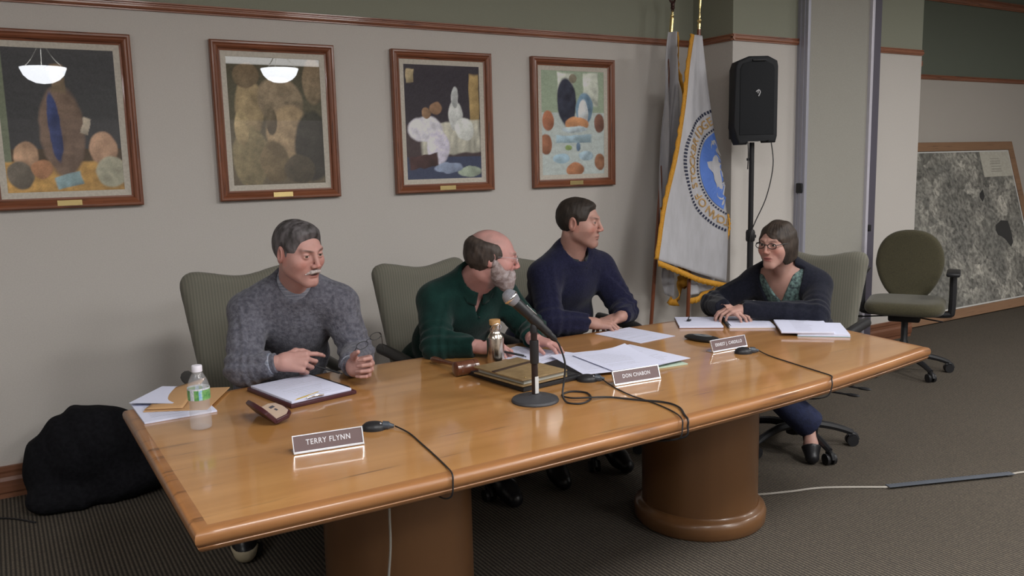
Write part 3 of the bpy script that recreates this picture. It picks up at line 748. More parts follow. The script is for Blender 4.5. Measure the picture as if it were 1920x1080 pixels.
# ------------------------------------------------------------------ leaning aerial map
mp = thing('aerial_map_board', 'large wood-framed grey aerial map leaning against the far wall', 'map', (7.7, 4.4, 0))
MW_, MH_ = 2.42, 1.655
lean = math.atan2(.44, 1.59)
ML = Matrix.Translation((7.74, 4.38, .004)) @ Matrix.Rotation(-lean, 4, 'X')      # local x along, z up the board, -y towards the room
def onboard(mb): 
    for v in mb.bm.verts: v.co = ML @ v.co
    return mb
M_mapwood = wood('map_frame_wood', D(112, 84, 62, 1.4), D(126, 96, 72, 1.4), D(90, 64, 48, 1.3), scale=1.2, axis=0, rough=.5)
for a, b in (((-MW_/2, -.02, 0), (MW_/2, .02, .085)), ((-MW_/2, -.02, MH_-.085), (MW_/2, .02, MH_)), ((-MW_/2, -.02, .085), (-MW_/2+.085, .02, MH_-.085)), ((MW_/2-.085, -.02, .085), (MW_/2, .02, MH_-.085))):
    onboard(MB().span(a, b, bev=.004)).build('frame_rail', M_mapwood, mp, world=True, smooth=False)
def map_material():
    m = bpy.data.materials.new('aerial_print'); m.use_nodes = True; N = m.node_tree.nodes; L = m.node_tree.links
    b = N['Principled BSDF']; b.inputs['Roughness'].default_value = .5
    tc = N.new('ShaderNodeTexCoord')
    v = N.new('ShaderNodeTexVoronoi'); v.inputs['Scale'].default_value = 11; v.inputs['Randomness'].default_value = 1
    nd = N.new('ShaderNodeTexNoise'); nd.inputs['Scale'].default_value = 6; nd.inputs['Detail'].default_value = 6
    L.new(tc.outputs['Object'], nd.inputs['Vector'])
    mx = N.new('ShaderNodeMix'); mx.data_type = 'RGBA'; mx.inputs[0].default_value = .12; L.new(tc.outputs['Object'], mx.inputs[6]); L.new(nd.outputs['Color'], mx.inputs[7]); L.new(mx.outputs[2], v.inputs['Vector'])
    sp_ = N.new('ShaderNodeSeparateColor'); L.new(v.outputs['Color'], sp_.inputs[0])
    n2 = N.new('ShaderNodeTexNoise'); n2.inputs['Scale'].default_value = 30; n2.inputs['Detail'].default_value = 5; L.new(mx.outputs[2], n2.inputs['Vector'])
    n3 = N.new('ShaderNodeTexNoise'); n3.inputs['Scale'].default_value = 2.2; n3.inputs['Detail'].default_value = 4; L.new(tc.outputs['Object'], n3.inputs['Vector'])
    c = mixn(N, L, sp_.outputs[0], D(80, 79, 75, 1.6), D(134, 131, 124, 1.9))
    r = N.new('ShaderNodeMapRange'); r.inputs[1].default_value = .38; r.inputs[2].default_value = .6; L.new(n3.outputs[0], r.inputs[0])
    c = mixn(N, L, r.outputs[0], D(92, 91, 87, 1.6), c)
    r2 = N.new('ShaderNodeMapRange'); r2.inputs[1].default_value = .3; r2.inputs[2].default_value = .7; L.new(n2.outputs[0], r2.inputs[0])
    c = mixn(N, L, 1.0, c, mixn(N, L, r2.outputs[0], (.42, .42, .42), (1.6, 1.6, 1.57)), 'MULTIPLY')
    L.new(c, b.inputs['Base Color']); return m
onboard(MB().span((-MW_/2+.08, -.006, .08), (MW_/2-.08, .01, MH_-.08))).build('print', map_material(), mp, world=True, smooth=False)
mb = MB()
for p0, p1 in (((-MW_/2+.085, .088), (MW_/2-.085, .10)), ((-MW_/2+.085, MH_-.10), (MW_/2-.085, MH_-.088)), ((MW_/2-.10, .09), (MW_/2-.088, MH_-.09))): mb.span((p0[0], -.010, p0[1]), (p1[0], -.006, p1[1]))
onboard(mb).build('border', mat('map_border', (.6, .6, .58), .6), mp, world=True, smooth=False)
onboard(MB().span((.60, -.010, 1.30), (1.11, -.006, 1.555))).build('title_block', mat('map_title', D(150, 148, 138, 1.7), .6, noise=(30, D(142, 138, 128, 1.7))), mp, world=True, smooth=False)
mb = MB()
for k in range(6): mb.span((.74+.01*(k % 3), -.0112, 1.35+k*.026), (.93-.012*(k % 2), -.0102, 1.356+k*.026))
mb.box((.84, -.011, 1.44), (.16, .0012, .003)).box((.84, -.011, 1.37), (.16, .0012, .003))
onboard(mb).build('title_lines', mat('map_ink', D(120, 116, 108, 1.6), .7), mp, world=True, smooth=False)
def lake(poly):
    return onboard(MB().prism([(x, z) for x, z in poly], .0065, .0085, Mx))
M_lake = mat('lake_ink', (.035, .035, .035), .5)
for poly in ([(.62, .82), (.72, .86), (.84, .85), (.86, .74), (.85, .63), (.80, .59), (.74, .66), (.68, .70), (.62, .72), (.60, .77)], [(.46, 1.14), (.52, 1.18), (.53, 1.11), (.48, 1.06), (.45, 1.10)]):
    lake(poly).build('lake', M_lake, mp, world=True, smooth=False)

# ------------------------------------------------------------------ chairs
def star_base(t, h=.42, r=.30, rot=0.0):
    o = MB().lathe([(.04, .07), (.045, .10), (.03, .12), (.028, .22), (.022, .23), (.022, h)], n=20).build('gas_column', M_blackpl, t)
    for k in range(5):
        a = 2*PI*k/5+rot; c, s = math.cos(a), math.sin(a)
        l = MB().tube([(.03*c, .03*s, .115), (.12*c, .12*s, .118), (.22*c, .22*s, .098), (r*c, r*s, .07)], .024, n=8, rfn=lambda q: 1-.35*q).build('base_leg', M_blackpl, t)
        mb = MB(); q = Vector((r*c, r*s, 0)); n_ = Vector((-s, c, 0))
        for sd in (-1, 1): mb.cyl(q+n_*(sd*.009)+Vector((0, 0, .028)), q+n_*(sd*.026)+Vector((0, 0, .028)), .028, n=18)
        mb.cyl(q+Vector((0, 0, .03)), q+Vector((0, 0, .075)), .008); mb.tube([q+Vector((c*.03, s*.03, .03)), q+Vector((c*.018, s*.018, .055)), q+Vector((0, 0, .062)), q+Vector((-c*.018, -s*.018, .055))], .012, n=8)
        mb.build('caster', M_blackpl, l)
def exec_chair(label, loc, rz, rot=0.0, drop=0.0):
    t = thing('conference_chair', label, 'chair', loc, rz, 'high-backed grey conference chairs at the table')
    star_base(t, .40, .30, rot)
    def back(p):
        x, y, z = p.T; yy = y-(.235+.16*(z-.5)+.35*x*x-.10*x*x*0)
        w = .205+.055*np.clip((z-.5)/.5, 0, 1)
        top = 1.045-drop+.030*np.sin(np.clip(abs(x)/.21, 0, 1)*PI/2)**2
        d = smax(abs(x)-w, smax(z-top, .46-z, .05), .07)
        return smax(d, abs(yy)-.036, .045)
    sdf_obj('backrest', back, [((-.32, .1, .40), (.32, .48, 1.14), .011)], M_chairfab, t, world=False)
    def seat(p):
        x, y, z = p.T
        d = smax(abs(x)-.25, abs(y+.02)-.25, .10); return smax(d, abs(z-.425+.10*(y+.02)**2)-.042, .05)
    sdf_obj('seat', seat, [((-.32, -.33, .34), (.32, .3, .52), .011)], M_chairfab, t, world=False)
    MB().box((0, 0, .36), (.22, .26, .05), bev=.01).build('tilt_mechanism', M_blackpl, t)
    for s in (-1, 1):
        MB().tube([(s*.15, 0, .375), (s*.27, 0, .375), (s*.295, -.01, .42), (s*.295, -.02, .60), (s*.29, -.03, .635)], .016, n=8).tube([(s*.29, .19, .655), (s*.29, .05, .652), (s*.29, -.10, .645), (s*.285, -.16, .63)], .026, n=10).build('armrest', M_blackpl, t)
    for k, (x, y) in enumerate(((.29, -.10), (.30, .05))):
        MB().cyl((.1, y, .35), (x, y, .345), .005).ball((x+.03, y, .345), .02, scale=(1.8, .7, .4)).build('lever', M_blackpl, t)
    return t
CH = [((.93, 3.48, 0), 0.03, 'tall grey-green chair with dipped top behind the man in the grey sweater', .3, 0),
      ((1.80, 3.48, 0), 0.02, 'tall grey-green chair behind the bearded man in the green sweater', .9, .035),
      ((2.52, 3.48, 0), 0.04, 'tall grey-green chair mostly hidden by the man in the navy sweater', .5, .06)]
for l, rz, lb, rot, dr in CH: exec_chair(lb, l, rz, rot, dr)
exec_chair('tall grey-green swivel chair the woman sits in at the table end', (3.48, 2.90, 0), math.radians(-70), math.radians(-36), drop=.07)

def task_chair(label, loc, rz, rot):
    t = thing('task_chair', label, 'chair', loc, rz); star_base(t, .42, .30, rot)
    def back(p):
        x, y, z = p.T; yy = y-(.25+.10*(z-.6)+.30*x*x-.18*(z-.75)**2)
        w = .235*np.sqrt(np.clip(1-np.abs((z-.80)/.30)**2.6, 0, 1))*np.where(z < .8, 1-.16*(.8-z)/.3, 1)
        q = np.abs(x)/.235; r = (np.abs(x/(.225*np.where(z < .72, 1-.25*(.72-z)/.27, 1)))**2.4+np.abs((z-.715)/.255)**2.4)**(1/2.4)
        return smax((r-1)*.22, abs(yy)-.03, .035)
    sdf_obj('backrest', back, [((-.3, .08, .44), (.3, .5, 1.14), .011)], M_olive, t, world=False)
    def seat(p):
        x, y, z = p.T
        d = smax(abs(x)-.25, abs(y+.02)-.24, .12); return smax(d, abs(z-.475+.25*np.clip(-y-.1, 0, 1)**2)-.045, .05)
    sdf_obj('seat', seat, [((-.32, -.33, .36), (.32, .3, .58), .011)], M_olive, t, world=False)
    MB().box((0, .02, .40), (.20, .28, .06), bev=.012).tube([(0, .15, .40), (0, .25, .42), (0, .29, .55), (0, .285, .68)], .02, n=8).build('tilt_mechanism', M_blackpl, t)
    for s in (-1, 1):
        MB().tube([(s*.12, .05, .41), (s*.26, .05, .41), (s*.285, .05, .45), (s*.285, .05, .68)], .02, n=8, rfn=lambda q: 1.15).box((s*.285, .03, .70), (.085, .25, .028), bev=.012).build('armrest', M_blackpl, t)
    mb = MB().cyl((.1, -.08, .40), (.24, -.10, .385), .005).cyl((-.1, -.05, .40), (-.26, -.06, .385), .005).ball((-.28, -.06, .385), .014, scale=(1.6, 1, .6)); mb.build('lever', M_blackpl, t)
    return t
task_chair('empty olive-green swivel office chair standing before the aerial map', (5.32, 3.51, 0), math.radians(-60), .35)

# ------------------------------------------------------------------ coat heap in the corner
def coat(p):
    d = s_ell(p, (.36, 4.30, .20), (.20, .17, .19)); d = smin(d, s_ell(p, (.27, 4.28, .28), (.18, .17, .16)), .12)
    d = smin(d, s_ell(p, (.12, 4.33, .16), (.10, .14, .16)), .08); d = smin(d, s_ell(p, (.44, 4.24, .08), (.20, .14, .09)), .08)
    d = smin(d, s_ell(p, (.20, 4.20, .05), (.18, .09, .07)), .06)
    x, y, z = p.T
    f = .006*np.sin(20*x+14*z+9*wob(p, 5, 3))+.006*wob(p, 40, 4)+.012*wob(p, 16, 9)
    return smax(smax(d+f, .003-z, .01), y-4.495, .01)
tag(sdf_obj('coat', coat, [((-.1, 3.95, -.02), (.8, 4.52, .62), .010)], M_blackcloth, None, world=True, loc=(.3, 4.3, 0)), 'crumpled black coat heaped on the carpet against the wall', 'coat')
tag(MB().tube([(-.9, 4.33, .005), (-.4, 4.33, .005), (-.1, 4.25, .005), (.04, 4.10, .005)], .004, n=6).build('thin_cable', M_blackpl, smooth=True), 'thin black cable on the carpet running to the coat', 'cable')
# cables on the right carpet
tag(MB().tube([(2.70, 2.66, .005), (2.79, 2.55, .005), (2.95, 2.48, .005), (3.12, 2.42, .005), (3.36, 2.255, .006)], .0055, n=6).build('floor_cable', mat('putty_cable', (.36, .33, .29), .5), smooth=True), 'pale floor cable from under the right pedestal to the tape strip', 'cable')
tag(MB().tube([(3.93, 2.035, .006), (4.02, 2.02, .005), (4.2, 1.93, .005)], .0055, n=6).build('floor_cable', MATS['putty_cable'], smooth=True), 'pale floor cable end leaving the tape strip at the right', 'cable')
d_ = Vector((3.955-3.35, 2.03-2.26, 0)); L_ = d_.length
tag(MB().box((3.652, 2.145, .0125), (L_, .035, .004), Matrix.Rotation(math.atan2(d_.y, d_.x), 3, 'Z'), bev=.001).build('tape_strip', mat('grey_gaffer', (.085, .095, .115), .6), loc=None), 'grey-blue tape strip holding the floor cable to the carpet', 'tape')
tag(MB().tube([(.915, 2.20, .70), (.905, 2.19, .62), (.90, 2.185, .5), (.90, 2.19, .40), (.885, 2.195, .22), (.90, 2.185, .08), (.92, 2.15, .008)], .0038, n=6).build('hanging_cable', mat('cream_cable', (.42, .40, .36), .5), smooth=True), 'thin pale cable hanging beside the left table pedestal', 'cable')

# ------------------------------------------------------------------ people
def unit(v): v = A(v); return v/np.linalg.norm(v)
def rotv(v, k, a): v = A(v); k = unit(k); return v*math.cos(a)+np.cross(k, v)*math.sin(a)+k*(k@v)*(1-math.cos(a))
def head_frame(face, pitch=0, roll=0):
    f = unit([face[0], face[1], 0]); x = np.cross(f, [0, 0, 1.]); z = np.array([0, 0, 1.])
    f2 = f*math.cos(pitch)-z*math.sin(pitch); z2 = np.cross(x, f2)
    x2 = rotv(x, f2, roll); z3 = rotv(z2, f2, roll)
    return np.stack([x2, f2, z3], 1)          # columns: x = subject's right, y = forward, z = up
def head_skin(q, H):
    """q in head coordinates (metres), centre between the ears"""
    a = q.copy(); a[:, 0] = abs(a[:, 0]); w = H.get('w', 1); j = H.get('jaw', 1)
    d = s_ell(a, (0, -.014, .030), (.075*w, .092, .080))
    d = smin(d, s_ell(a, (0, .030, -.010), (.063*w, .064, .088)), .03)
    d = smin(d, s_cone(a, (.046*j, .006, -.052), (.012*j, .070, -.096), .022, .019), .030)
    d = smin(d, s_cone(a, (.0, .072, -.094), (.010, .072, -.094), .019, .018), .015)
    d = smin(d, s_ell(a, (.044, .055, -.022), (.024, .028, .026)), .018)      # cheekbone
    d = smin(d, s_ell(a, (.048, .026, -.034), (.021, .038, .042)), .020)     # cheek
    d = smin(d, s_cone(a, (.010, .091, .024), (.040, .078, .026), .008, .008), .014)   # brow
    d = smax(d, -s_ell(a, (.031, .100, .006), (.018, .020, .013)), .014)      # socket
    lid = s_ell(a, (.031, .0785, .006), (.0150, .0140, .0140))
    o = H.get('open', .0042)
    slit = s_ell(a, (.031, .0930, .0055), (.0125, .012, o))
    lid = smax(lid, -slit, .0015)
    d = smin(d, lid, .005)
    # nose
    n = H.get('nose', 1)
    d = smin(d, s_cone(a, (0, .092, .018), (0, .094+.018*n, -.026), .0065, .0095*n), .010)
    d = smin(d, s_ell(a, (.0115*n, .098+.004*n, -.031), (.0085, .011, .0075)), .007)
    d = smax(d, -s_ell(a, (.0065, .107, -.040), (.0035, .006, .004)), .003)
    # mouth mound, lips
    lo_ = H.get('lipout', 0)
    d = smin(d, s_ell(a, (0, .074-lo_*1.5, -.060), (.030, .022, .026)), .018)
    m = H.get('mouth', 0)
    d = smin(d, s_ell(a, (.006, .0915-lo_, -.0575+m*.4), (.019, .0075, .0052)), .005)
    d = smin(d, s_ell(a, (.0, .0905-lo_, -.0685-m*.6), (.018, .0080, .0060)), .005)
    d = smax(d, -s_ell(a, (0, .100, -.0628), (.022, .010, .0012+m)), .003)
    d = smax(d, -s_ell(a, (0, .100, -.078), (.022, .008, .004)), .008)
    # ears
    e = s_ell(a, (.0785*w, -.008, -.002), (.0085, .019, .031), np.array([[1, .35, 0], [-.35, 1, .12], [0, -.12, 1.]])/1.06)
    e = smax(e, -s_ell(a, (.089*w, -.004, .002), (.009, .011, .020)), .004)
    d = smin(d, e, .006)
    return d
def head_colors(v, C0, Rh, H):
    q = (v-C0)@Rh/H.get('s', 1); x, y, z = q.T; ax = abs(x)
    base = np.array(H['skin'])[None]*np.ones((len(v), 1))
    def blend(m, c):
        nonlocal base
        m = np.clip(m, 0, 1)[:, None]; base = base*(1-m)+np.array(c)[None]*m
    red = np.array(H['skin'])*np.array([1.06, .74, .70])
    blend(np.exp(-(((ax-.042)/.022)**2+((z+.028)/.022)**2))*(y > .02)*.65*H.get('ruddy', 1), red)
    blend(np.exp(-((x/.014)**2+((z+.028)/.016)**2))*(y > .09)*.7*H.get('ruddy', 1), red)
    blend((ax > .07)*(abs(y+.005) < .03)*(abs(z) < .04)*.35, red)
    lips = np.exp(-((x/.021)**4+((z+.063)/.0105)**4))*(y > .08)
    blend(lips*.9, H.get('lip', red*.9))
    mo = H.get('mouth', 0)
    blend(np.exp(-((x/.020)**4+((z+.0628)/(.0020+mo))**4))*(y > .075)*.9, (.05, .02, .02))
    # brows and lids
    br = np.exp(-(((ax-.030)/.019)**4+((z-.0245-.004*np.clip((ax-.02)/.02, -1, 1))/.0042)**4))*(y > .05)
    blend(br*H.get('browk', .8), H['brow'])
    blend(np.exp(-(((ax-.031)/.014)**4+((z-.0105)/.0016)**2))*(y > .07)*.6, (.06, .035, .03))
    if H['hair'] == 'ring':
        tp = -.041+.050*np.clip((.055-y)/.05, 0, .80)+.006*wob(q, 60, 4)
        blend(np.clip((tp+.009-z)/.016, 0, 1)*np.clip((y+.008)/.014, 0, 1)*(z > -.13)*.85, SK(136, 122, 120, .95))
        blend(np.clip((z-.04)/.02, 0, 1)*np.clip((.055-y)/.04, 0, 1)*(.34+.5*wob(np.stack([np.arctan2(x, z)*.08, y*.3, z*.2], 1), 150, 9)), (.16, .13, .12))
    if 'stubble' in H:
        st = (z < -.035)*(y > .0)*(z > -.13)*np.clip((y+.0)/.03, 0, 1); blend(st*.35, H['stubble'])
    base = base*(1+.05*wob(q, 90, 5)[:, None]+.03*wob(q, 300, 6)[:, None])
    return base
def hair_fn(q, H):
    a = q.copy(); a[:, 0] = abs(a[:, 0]); x, y, z = q.T; ax = abs(x); k = H['hair']
    w = H.get('w', 1)
    sk = smin(s_ell(a, (0, -.014, .030), (.075*w, .092, .080)), s_ell(a, (0, .020, -.010), (.063*w, .064, .088)), .03)
    ang = np.arctan2(x, z-.02)
    st = .0016*wob(np.stack([ang*.05, y*1.2, (z+x)*.12], 1), 150, 2)+wob(q, 26, 3)*.0022
    ir = .0035*wob(q, 70, 11)
    if k in ('swept', 'short'):
        if k == 'swept':
            t = .008+.010*np.exp(-((y-.06)/.04)**2)*np.clip((z-.05)/.04, 0, 1)+.004*np.clip((z-.06)/.05, 0, 1)
            face = s_ell(a, (0, .118, -.022), (.100, .080, .103))
        else:
            t = .008+.004*np.clip((z-.05)/.05, 0, 1)+.006*np.exp(-((y-.07)/.03)**2)*np.clip((z-.06)/.02, 0, 1)
            face = s_ell(a, (0, .120, -.020), (.105, .080, .100))
        sb = np.maximum(abs(y-.018)-.010, -(z+.020))                     # sideburn
        low = z+.032-.040*np.clip((y+.02)/.03, -1.0, 1)
        c = np.minimum(np.maximum(np.minimum(face, low), -sb), s_ell(a, (.085*w, -.006, -.006), (.026, .019, .034)))+ir
        d = sk-(-.001+t*np.clip(c/.020, 0, 1)**.6)+st*.8
        d = smax(d, -c, .004)
    elif k == 'ring':      # bald crown, thick hair round sides and back over the ears
        t = .013+.007*np.clip((.02-z)/.05, 0, 1)
        c = smin(smin(.060+.018*np.clip(-y/.08, 0, 1)-z, (.042-.35*np.clip(z-.01, 0, 1)-y), .035), z+.022-.062*np.clip((y+.0)/.05, -1., .45), .02)+.004+ir*1.6
        d = sk-(-.001+t*np.clip(c/.026, 0, 1)**.6)+st*1.4
        d = smax(d, -c, .005)
    elif k == 'bob':       # chin-length bob parted at the side
        t = .010+.002*np.sin(ang*9+y*20)
        d = sk-t
        side = s_ell(a, (.050, -.014, -.030), (.036, .062, .088)); back_ = s_ell(a, (0, -.055, -.040), (.066, .048, .084))
        d = smin(d, smin(side, back_, .03), .03)+np.sin(np.arctan2(x, y+.02)*38+3*wob(q, 8, 2))*.0009
        d = smax(d, -s_ell(q, (0.004, .125, -.050), (.112, .098, .128)), .008)
        d = smax(d, -(s_cone(a, (0, .06, -.09), (0, .0, -.16), .055, .058)), .012)
        d = smax(d, -(z+.096-.016*np.clip(-y/.05, -1, 1)), .010)
        sw = s_ell(q, (-.022, .050, .060), (.052, .050, .030), np.array([[.80, 0, .60], [0, 1, 0], [-.60, 0, .80]]).T)      # fringe swept over to her left
        d = smin(d, smax(sw, sk-.009, .004), .006)
        sw2 = s_ell(q, (.052, .040, .055), (.020, .040, .030)); d = smin(d, smax(sw2, sk-.008, .004), .006)
    return d
def hand_prims(W, d, s, n, curls, spread=0.0, thumb=(.35, .5, .3), sc=1.0):
    """cones of a hand; W wrist, d finger direction, s towards the thumb, n out of the palm"""
    W = A(W); d = unit(d); s = unit(A(s)-A(s)@d*d); n = unit(n)
    palm = []; fing = []
    kn = [(.090, .030), (.095, .010), (.089, -.010), (.080, -.029)]
    ln = [(.040, .024, .019), (.044, .028, .020), (.041, .026, .020), (.032, .019, .018)]
    for i, ((kd, ks), L) in enumerate(zip(kn, ln)):
        K = W+(d*kd+s*ks-n*(-.004 if i in (0, 3) else 0))*sc
        palm.append((W+(d*.012+s*ks*.55)*sc, K, .0155*sc, .0115*sc))
        dirv = unit(d+s*(1.5-i)*.06*(1+spread*3)); p = K; rad = [.0092, .0080, .0072, .0062] if i < 3 else [.0080, .0070, .0062, .0055]
        ax = np.cross(dirv, n)
        for m_, (l, c) in enumerate(zip(L, curls[i])):
            dirv = rotv(dirv, ax, math.radians(c)); q = p+dirv*l*sc
            fing.append((p, q, rad[m_]*sc, rad[m_+1]*sc, i)); p = q
    palm.append((W+(d*.02+s*.012+n*.006)*sc, W+(d*.060+s*.018+n*.010)*sc, .016*sc, .013*sc))
    palm.append((W+(d*.02-s*.018+n*.006)*sc, W+(d*.060-s*.020+n*.008)*sc, .014*sc, .012*sc))
    b = W+(d*.022+s*.022+n*.006)*sc; t1 = unit(d*.62+s*(.75-thumb[0]*.3)+n*thumb[0]); m1 = b+t1*.042*sc
    t2 = unit(t1*(1-thumb[1]*.3)+d*.5+n*thumb[1]-s*thumb[1]*.4); m2 = m1+t2*.032*sc; t3 = unit(t2+d*.3+n*thumb[2]-s*thumb[2]*.6); m3 = m2+t3*.026*sc
    palm.append((b, m1, .0150*sc, .0115*sc)); fing += [(m1, m2, .0108*sc, .0095*sc, 9), (m2, m3, .0095*sc, .0075*sc, 9)]
    return dict(palm=palm, fing=fing, W=W, C=W+d*.08*sc)
def hand_fn(p, h):
    d = None
    for a, b, ra, rb in h['palm']:
        c = s_cone(p, a, b, ra, rb); d = c if d is None else smin(d, c, .010)
    fs = {}
    for a, b, ra, rb, i in h['fing']:
        c = s_cone(p, a, b, ra, rb); fs[i] = c if i not in fs else smin(fs[i], c, .0025)
    for i, c in fs.items(): d = smin(d, c, .004 if i != 9 else .008)
    return d
def tframe(J):
    up = unit(A(J['neck'])-A(J['pelvis'])); l = A(J['shL'])-A(J['shR']); l = unit(l-(l@up)*up); fwd = np.cross(l, up)*1.0
    fwd = np.cross(up, l)*-1
    return np.stack([l, fwd, up], 1)
def torso_fn(p, J, g=0.0, arms=False):
    P = A(J['pelvis']); N = A(J['neck']); T = J['T']; fat = J.get('fat', 0); sw = J.get('slim', 1.0); up = T[:, 2]; fw = T[:, 1]
    d = s_ell(p, P, (.165*sw+g+fat, .125*sw+g+fat, .12+g), T)
    d = smin(d, s_ell(p, P+(N-P)*.36+fw*fat*.8, (.140*sw+g+fat, .108*sw+g+fat, .15), T), .06)
    d = smin(d, s_ell(p, P+(N-P)*.70+fw*.012, (.150*sw+g+fat*.6, .112*sw+g+fat*.4, .16), T), .06)
    for s in ('R', 'L'):
        S = A(J['sh'+s]); d = smin(d, s_cone(p, N-up*.035, S, .052+g, .055*sw+g), .05)
        d = smin(d, s_cone(p, N+up*.0-fw*.012, S*.80+N*.20+up*.008, .044+g*.6, .044+g), .04)
    return d
def arm_fn(p, J, s, g=0.0):
    S, E, W = A(J['sh'+s]), A(J['el'+s]), A(J['wr'+s]); k = J.get('armk', 1)
    d = smin(s_cone(p, S, E, .054*k+g, .040*k+g), s_cone(p, E, W, .042*k+g, .027*k+g*.6), .022)
    return d
def leg_fn(p, J, g=0.0):
    d = None
    for s in ('R', 'L'):
        Hp, K, An = A(J['hip'+s]), A(J['kn'+s]), A(J['an'+s]); k = J.get('slim', 1)
        c = smin(s_cone(p, Hp, K, .085*k+g, .058*k+g), s_cone(p, K, An, .056*k+g, .040*k+g*J.get('flare', 1)), .03)
        d = c if d is None else smin(d, c, .03)
    P = A(J['pelvis']); return smin(d, s_ell(p, P, (.16*k+g, .13*k+g, .11+g), J['T']), .05)
def foot_fn(p, An, toe, g=0.0):
    An = A(An); toe = A(toe); d = unit(toe-An); hl = An-unit([d[0], d[1], 0])*.035; hl[2] = min(An[2]-.03, An[2])
    return smin(smin(s_cone(p, An, hl, .034+g, .032+g), s_cone(p, An, An*.35+toe*.65, .034+g, .036+g), .03), s_cone(p, An*.35+toe*.65, toe, .036+g, .030+g), .03)
def bbox(pts, pad): pts = np.array([A(p) for p in pts]); return pts.min(0)-pad, pts.max(0)+pad

def person(label, J, H, hands, cloth):
    J['T'] = tframe(J)
    C0 = A(H['c']); Rh = head_frame(H['face'], H.get('pitch', 0), H.get('roll', 0)); s = H.get('s', 1)
    base = (float(J['pelvis'][0]), float(J['pelvis'][1]), 0.0)
    loc = lambda v: C0+Rh@(A(v)*s)
    HD = lambda p: head_skin((p-C0)@Rh/s, H)*s
    N = A(J['neck']); nb = loc((0, -.022, -.055)); nk = H.get('neck', .054)
    neck = lambda p: smin(s_cone(p, nb, N-J['T'][:, 2]*.03, nk, nk+.002), s_cone(p, loc((0, .015, -.075)), N+J['T'][:, 1]*.030-J['T'][:, 2]*.06, nk*.66, nk*.72), .02)
    tg = -.004 if cloth.get('vneck') else -.016
    def up_fn(p):
        d = smin(HD(p), neck(p), .014); return smin(d, torso_fn(p, J, tg), .018)
    lo, hi = C0-.15*s, C0+.15*s; lo[2] = N[2]-.02
    boxes = [(lo, hi, .0026)]
    parts = [net(up_fn, lo, hi, .0026)]
    vz = N[2]-.015
    L3 = [J['pelvis'], J['shR'], J['shL'], J['elR'], J['elL'], J['neck']]
    lo2, hi2 = bbox(L3, .17); hi2[2] = vz+.002
    res = cloth.get('skinres', .013)
    def body_fn(p):
        d = smin(torso_fn(p, J, tg), neck(p), .018)
        for q in 'RL': d = smin(d, arm_fn(p, J, q, -.004), .03)
        return d
    if cloth.get('vneck'):
        c = N+J['T'][:, 1]*.09-J['T'][:, 2]*.09; l_, h_ = c-.15, c+.15; h_[2] = vz+.002
        parts.append(net(body_fn, l_, h_, .005)); hi2[2] = l_[2]+.004
    parts.append(net(body_fn, lo2, hi2, res))
    for q, h in zip('RL', hands):
        W = A(J['wr'+q]); E = A(J['el'+q])
        fn = lambda p, h=h, W=W, E=E: smin(hand_fn(p, h), s_cone(p, W+(E-W)*.45, W+unit(h['C']-W)*.012, .032, .0245), .018)
        pts = [b for a, b, *_ in h['palm']]+[b for a, b, *_ in h['fing']]+[W+(E-W)*.30]
        l_, h_ = bbox(pts, .022); parts.append(net(fn, l_, h_, .0022))
    if 'anR' in J:
        lf, hf = bbox([J[k] for k in ('hipR', 'hipL', 'knR', 'knL', 'anR', 'anL')], .12); parts.append(net(lambda p: smin(leg_fn(p, J, -.006), smin(foot_fn(p, J['anR'], J['toeR'], -.006), foot_fn(p, J['anL'], J['toeL'], -.006), .001), .02), lf, hf, .012))
    cols = lambda v: np.clip(head_colors(v, C0, Rh, H), 0, .9)
    me = np_mesh('person', parts, cols)
    o = link('person', me, M_skin, None, True, base, 0, True); tag(o, label, 'person')
    # hair
    hb = .17 if H['hair'] != 'bob' else .19
    hv = lambda p: hair_fn((p-C0)@Rh/s, H)*s
    sdf_obj('hair', hv, [(C0-hb*s, C0+hb*s, .0026)], H['hairmat'], o)
    # eyes
    for sx in (-1, 1):
        mb = MB(); c = loc((sx*.031, .0775, .006)); mb.ball(c, .0128*s, n=20)
        g = unit(Rh@unit([H.get('gaze', 0), 1, H.get('gz', -.05)]))
        for f in mb.bm.faces:
            m_ = unit(np.array(f.calc_center_median())-c)@g
            f.material_index = 2 if m_ > .975 else (1 if m_ > .88 else 0)
        mb.build('eye', [M_eyew, M_iris, M_pupil], o, world=True)
    return o, C0, Rh, s, loc, HD
M_skin = mat('skin', (.5, .3, .24), .5, spec=.35, attr=True, bump=(240, .10), sss=.08)
M_eyew = mat('eye_white', (.44, .42, .40), .25); M_iris = mat('iris_brown', (.07, .05, .035), .2); M_pupil = mat('pupil', (.004, .004, .004), .15)
def hairmat(name, c1, c2): return mat(name, c1, .55, spec=.35, noise=(46, c2, (1, 1, .4)), bump=(150, .25, (1, 1, .3)))
M_hgrey = hairmat('hair_dark_grey', D(44, 41, 40, 1.15), D(86, 82, 84, 1.3))
M_hbrown = hairmat('hair_dark_brown', D(34, 29, 26, 1.1), D(46, 39, 34, 1.2))
M_hbrown2 = hairmat('hair_brown_grey', D(46, 39, 36, 1.0), D(68, 59, 54, 1.1))
M_hbob = hairmat('hair_bob_brown', D(42, 35, 31, 1.0), D(66, 56, 49, 1.0))
M_beard = mat('beard_white_grey', D(160, 150, 150, 1.0), .8, spec=.2, noise=(60, D(128, 112, 109, 1.0)), bump=(220, .6))
M_gsweat = mat('grey_wool_sweater', D(84, 84, 92, 1.6), .95, spec=.1, noise=(70, D(62, 62, 70, 1.55)), bump=(150, .8), sheen=.15)
M_green = mat('green_fleece', D(18, 44, 40, 1.15), .9, spec=.1, noise=(20, D(13, 36, 33, 1.1)), bump=(110, .4), sheen=.1)
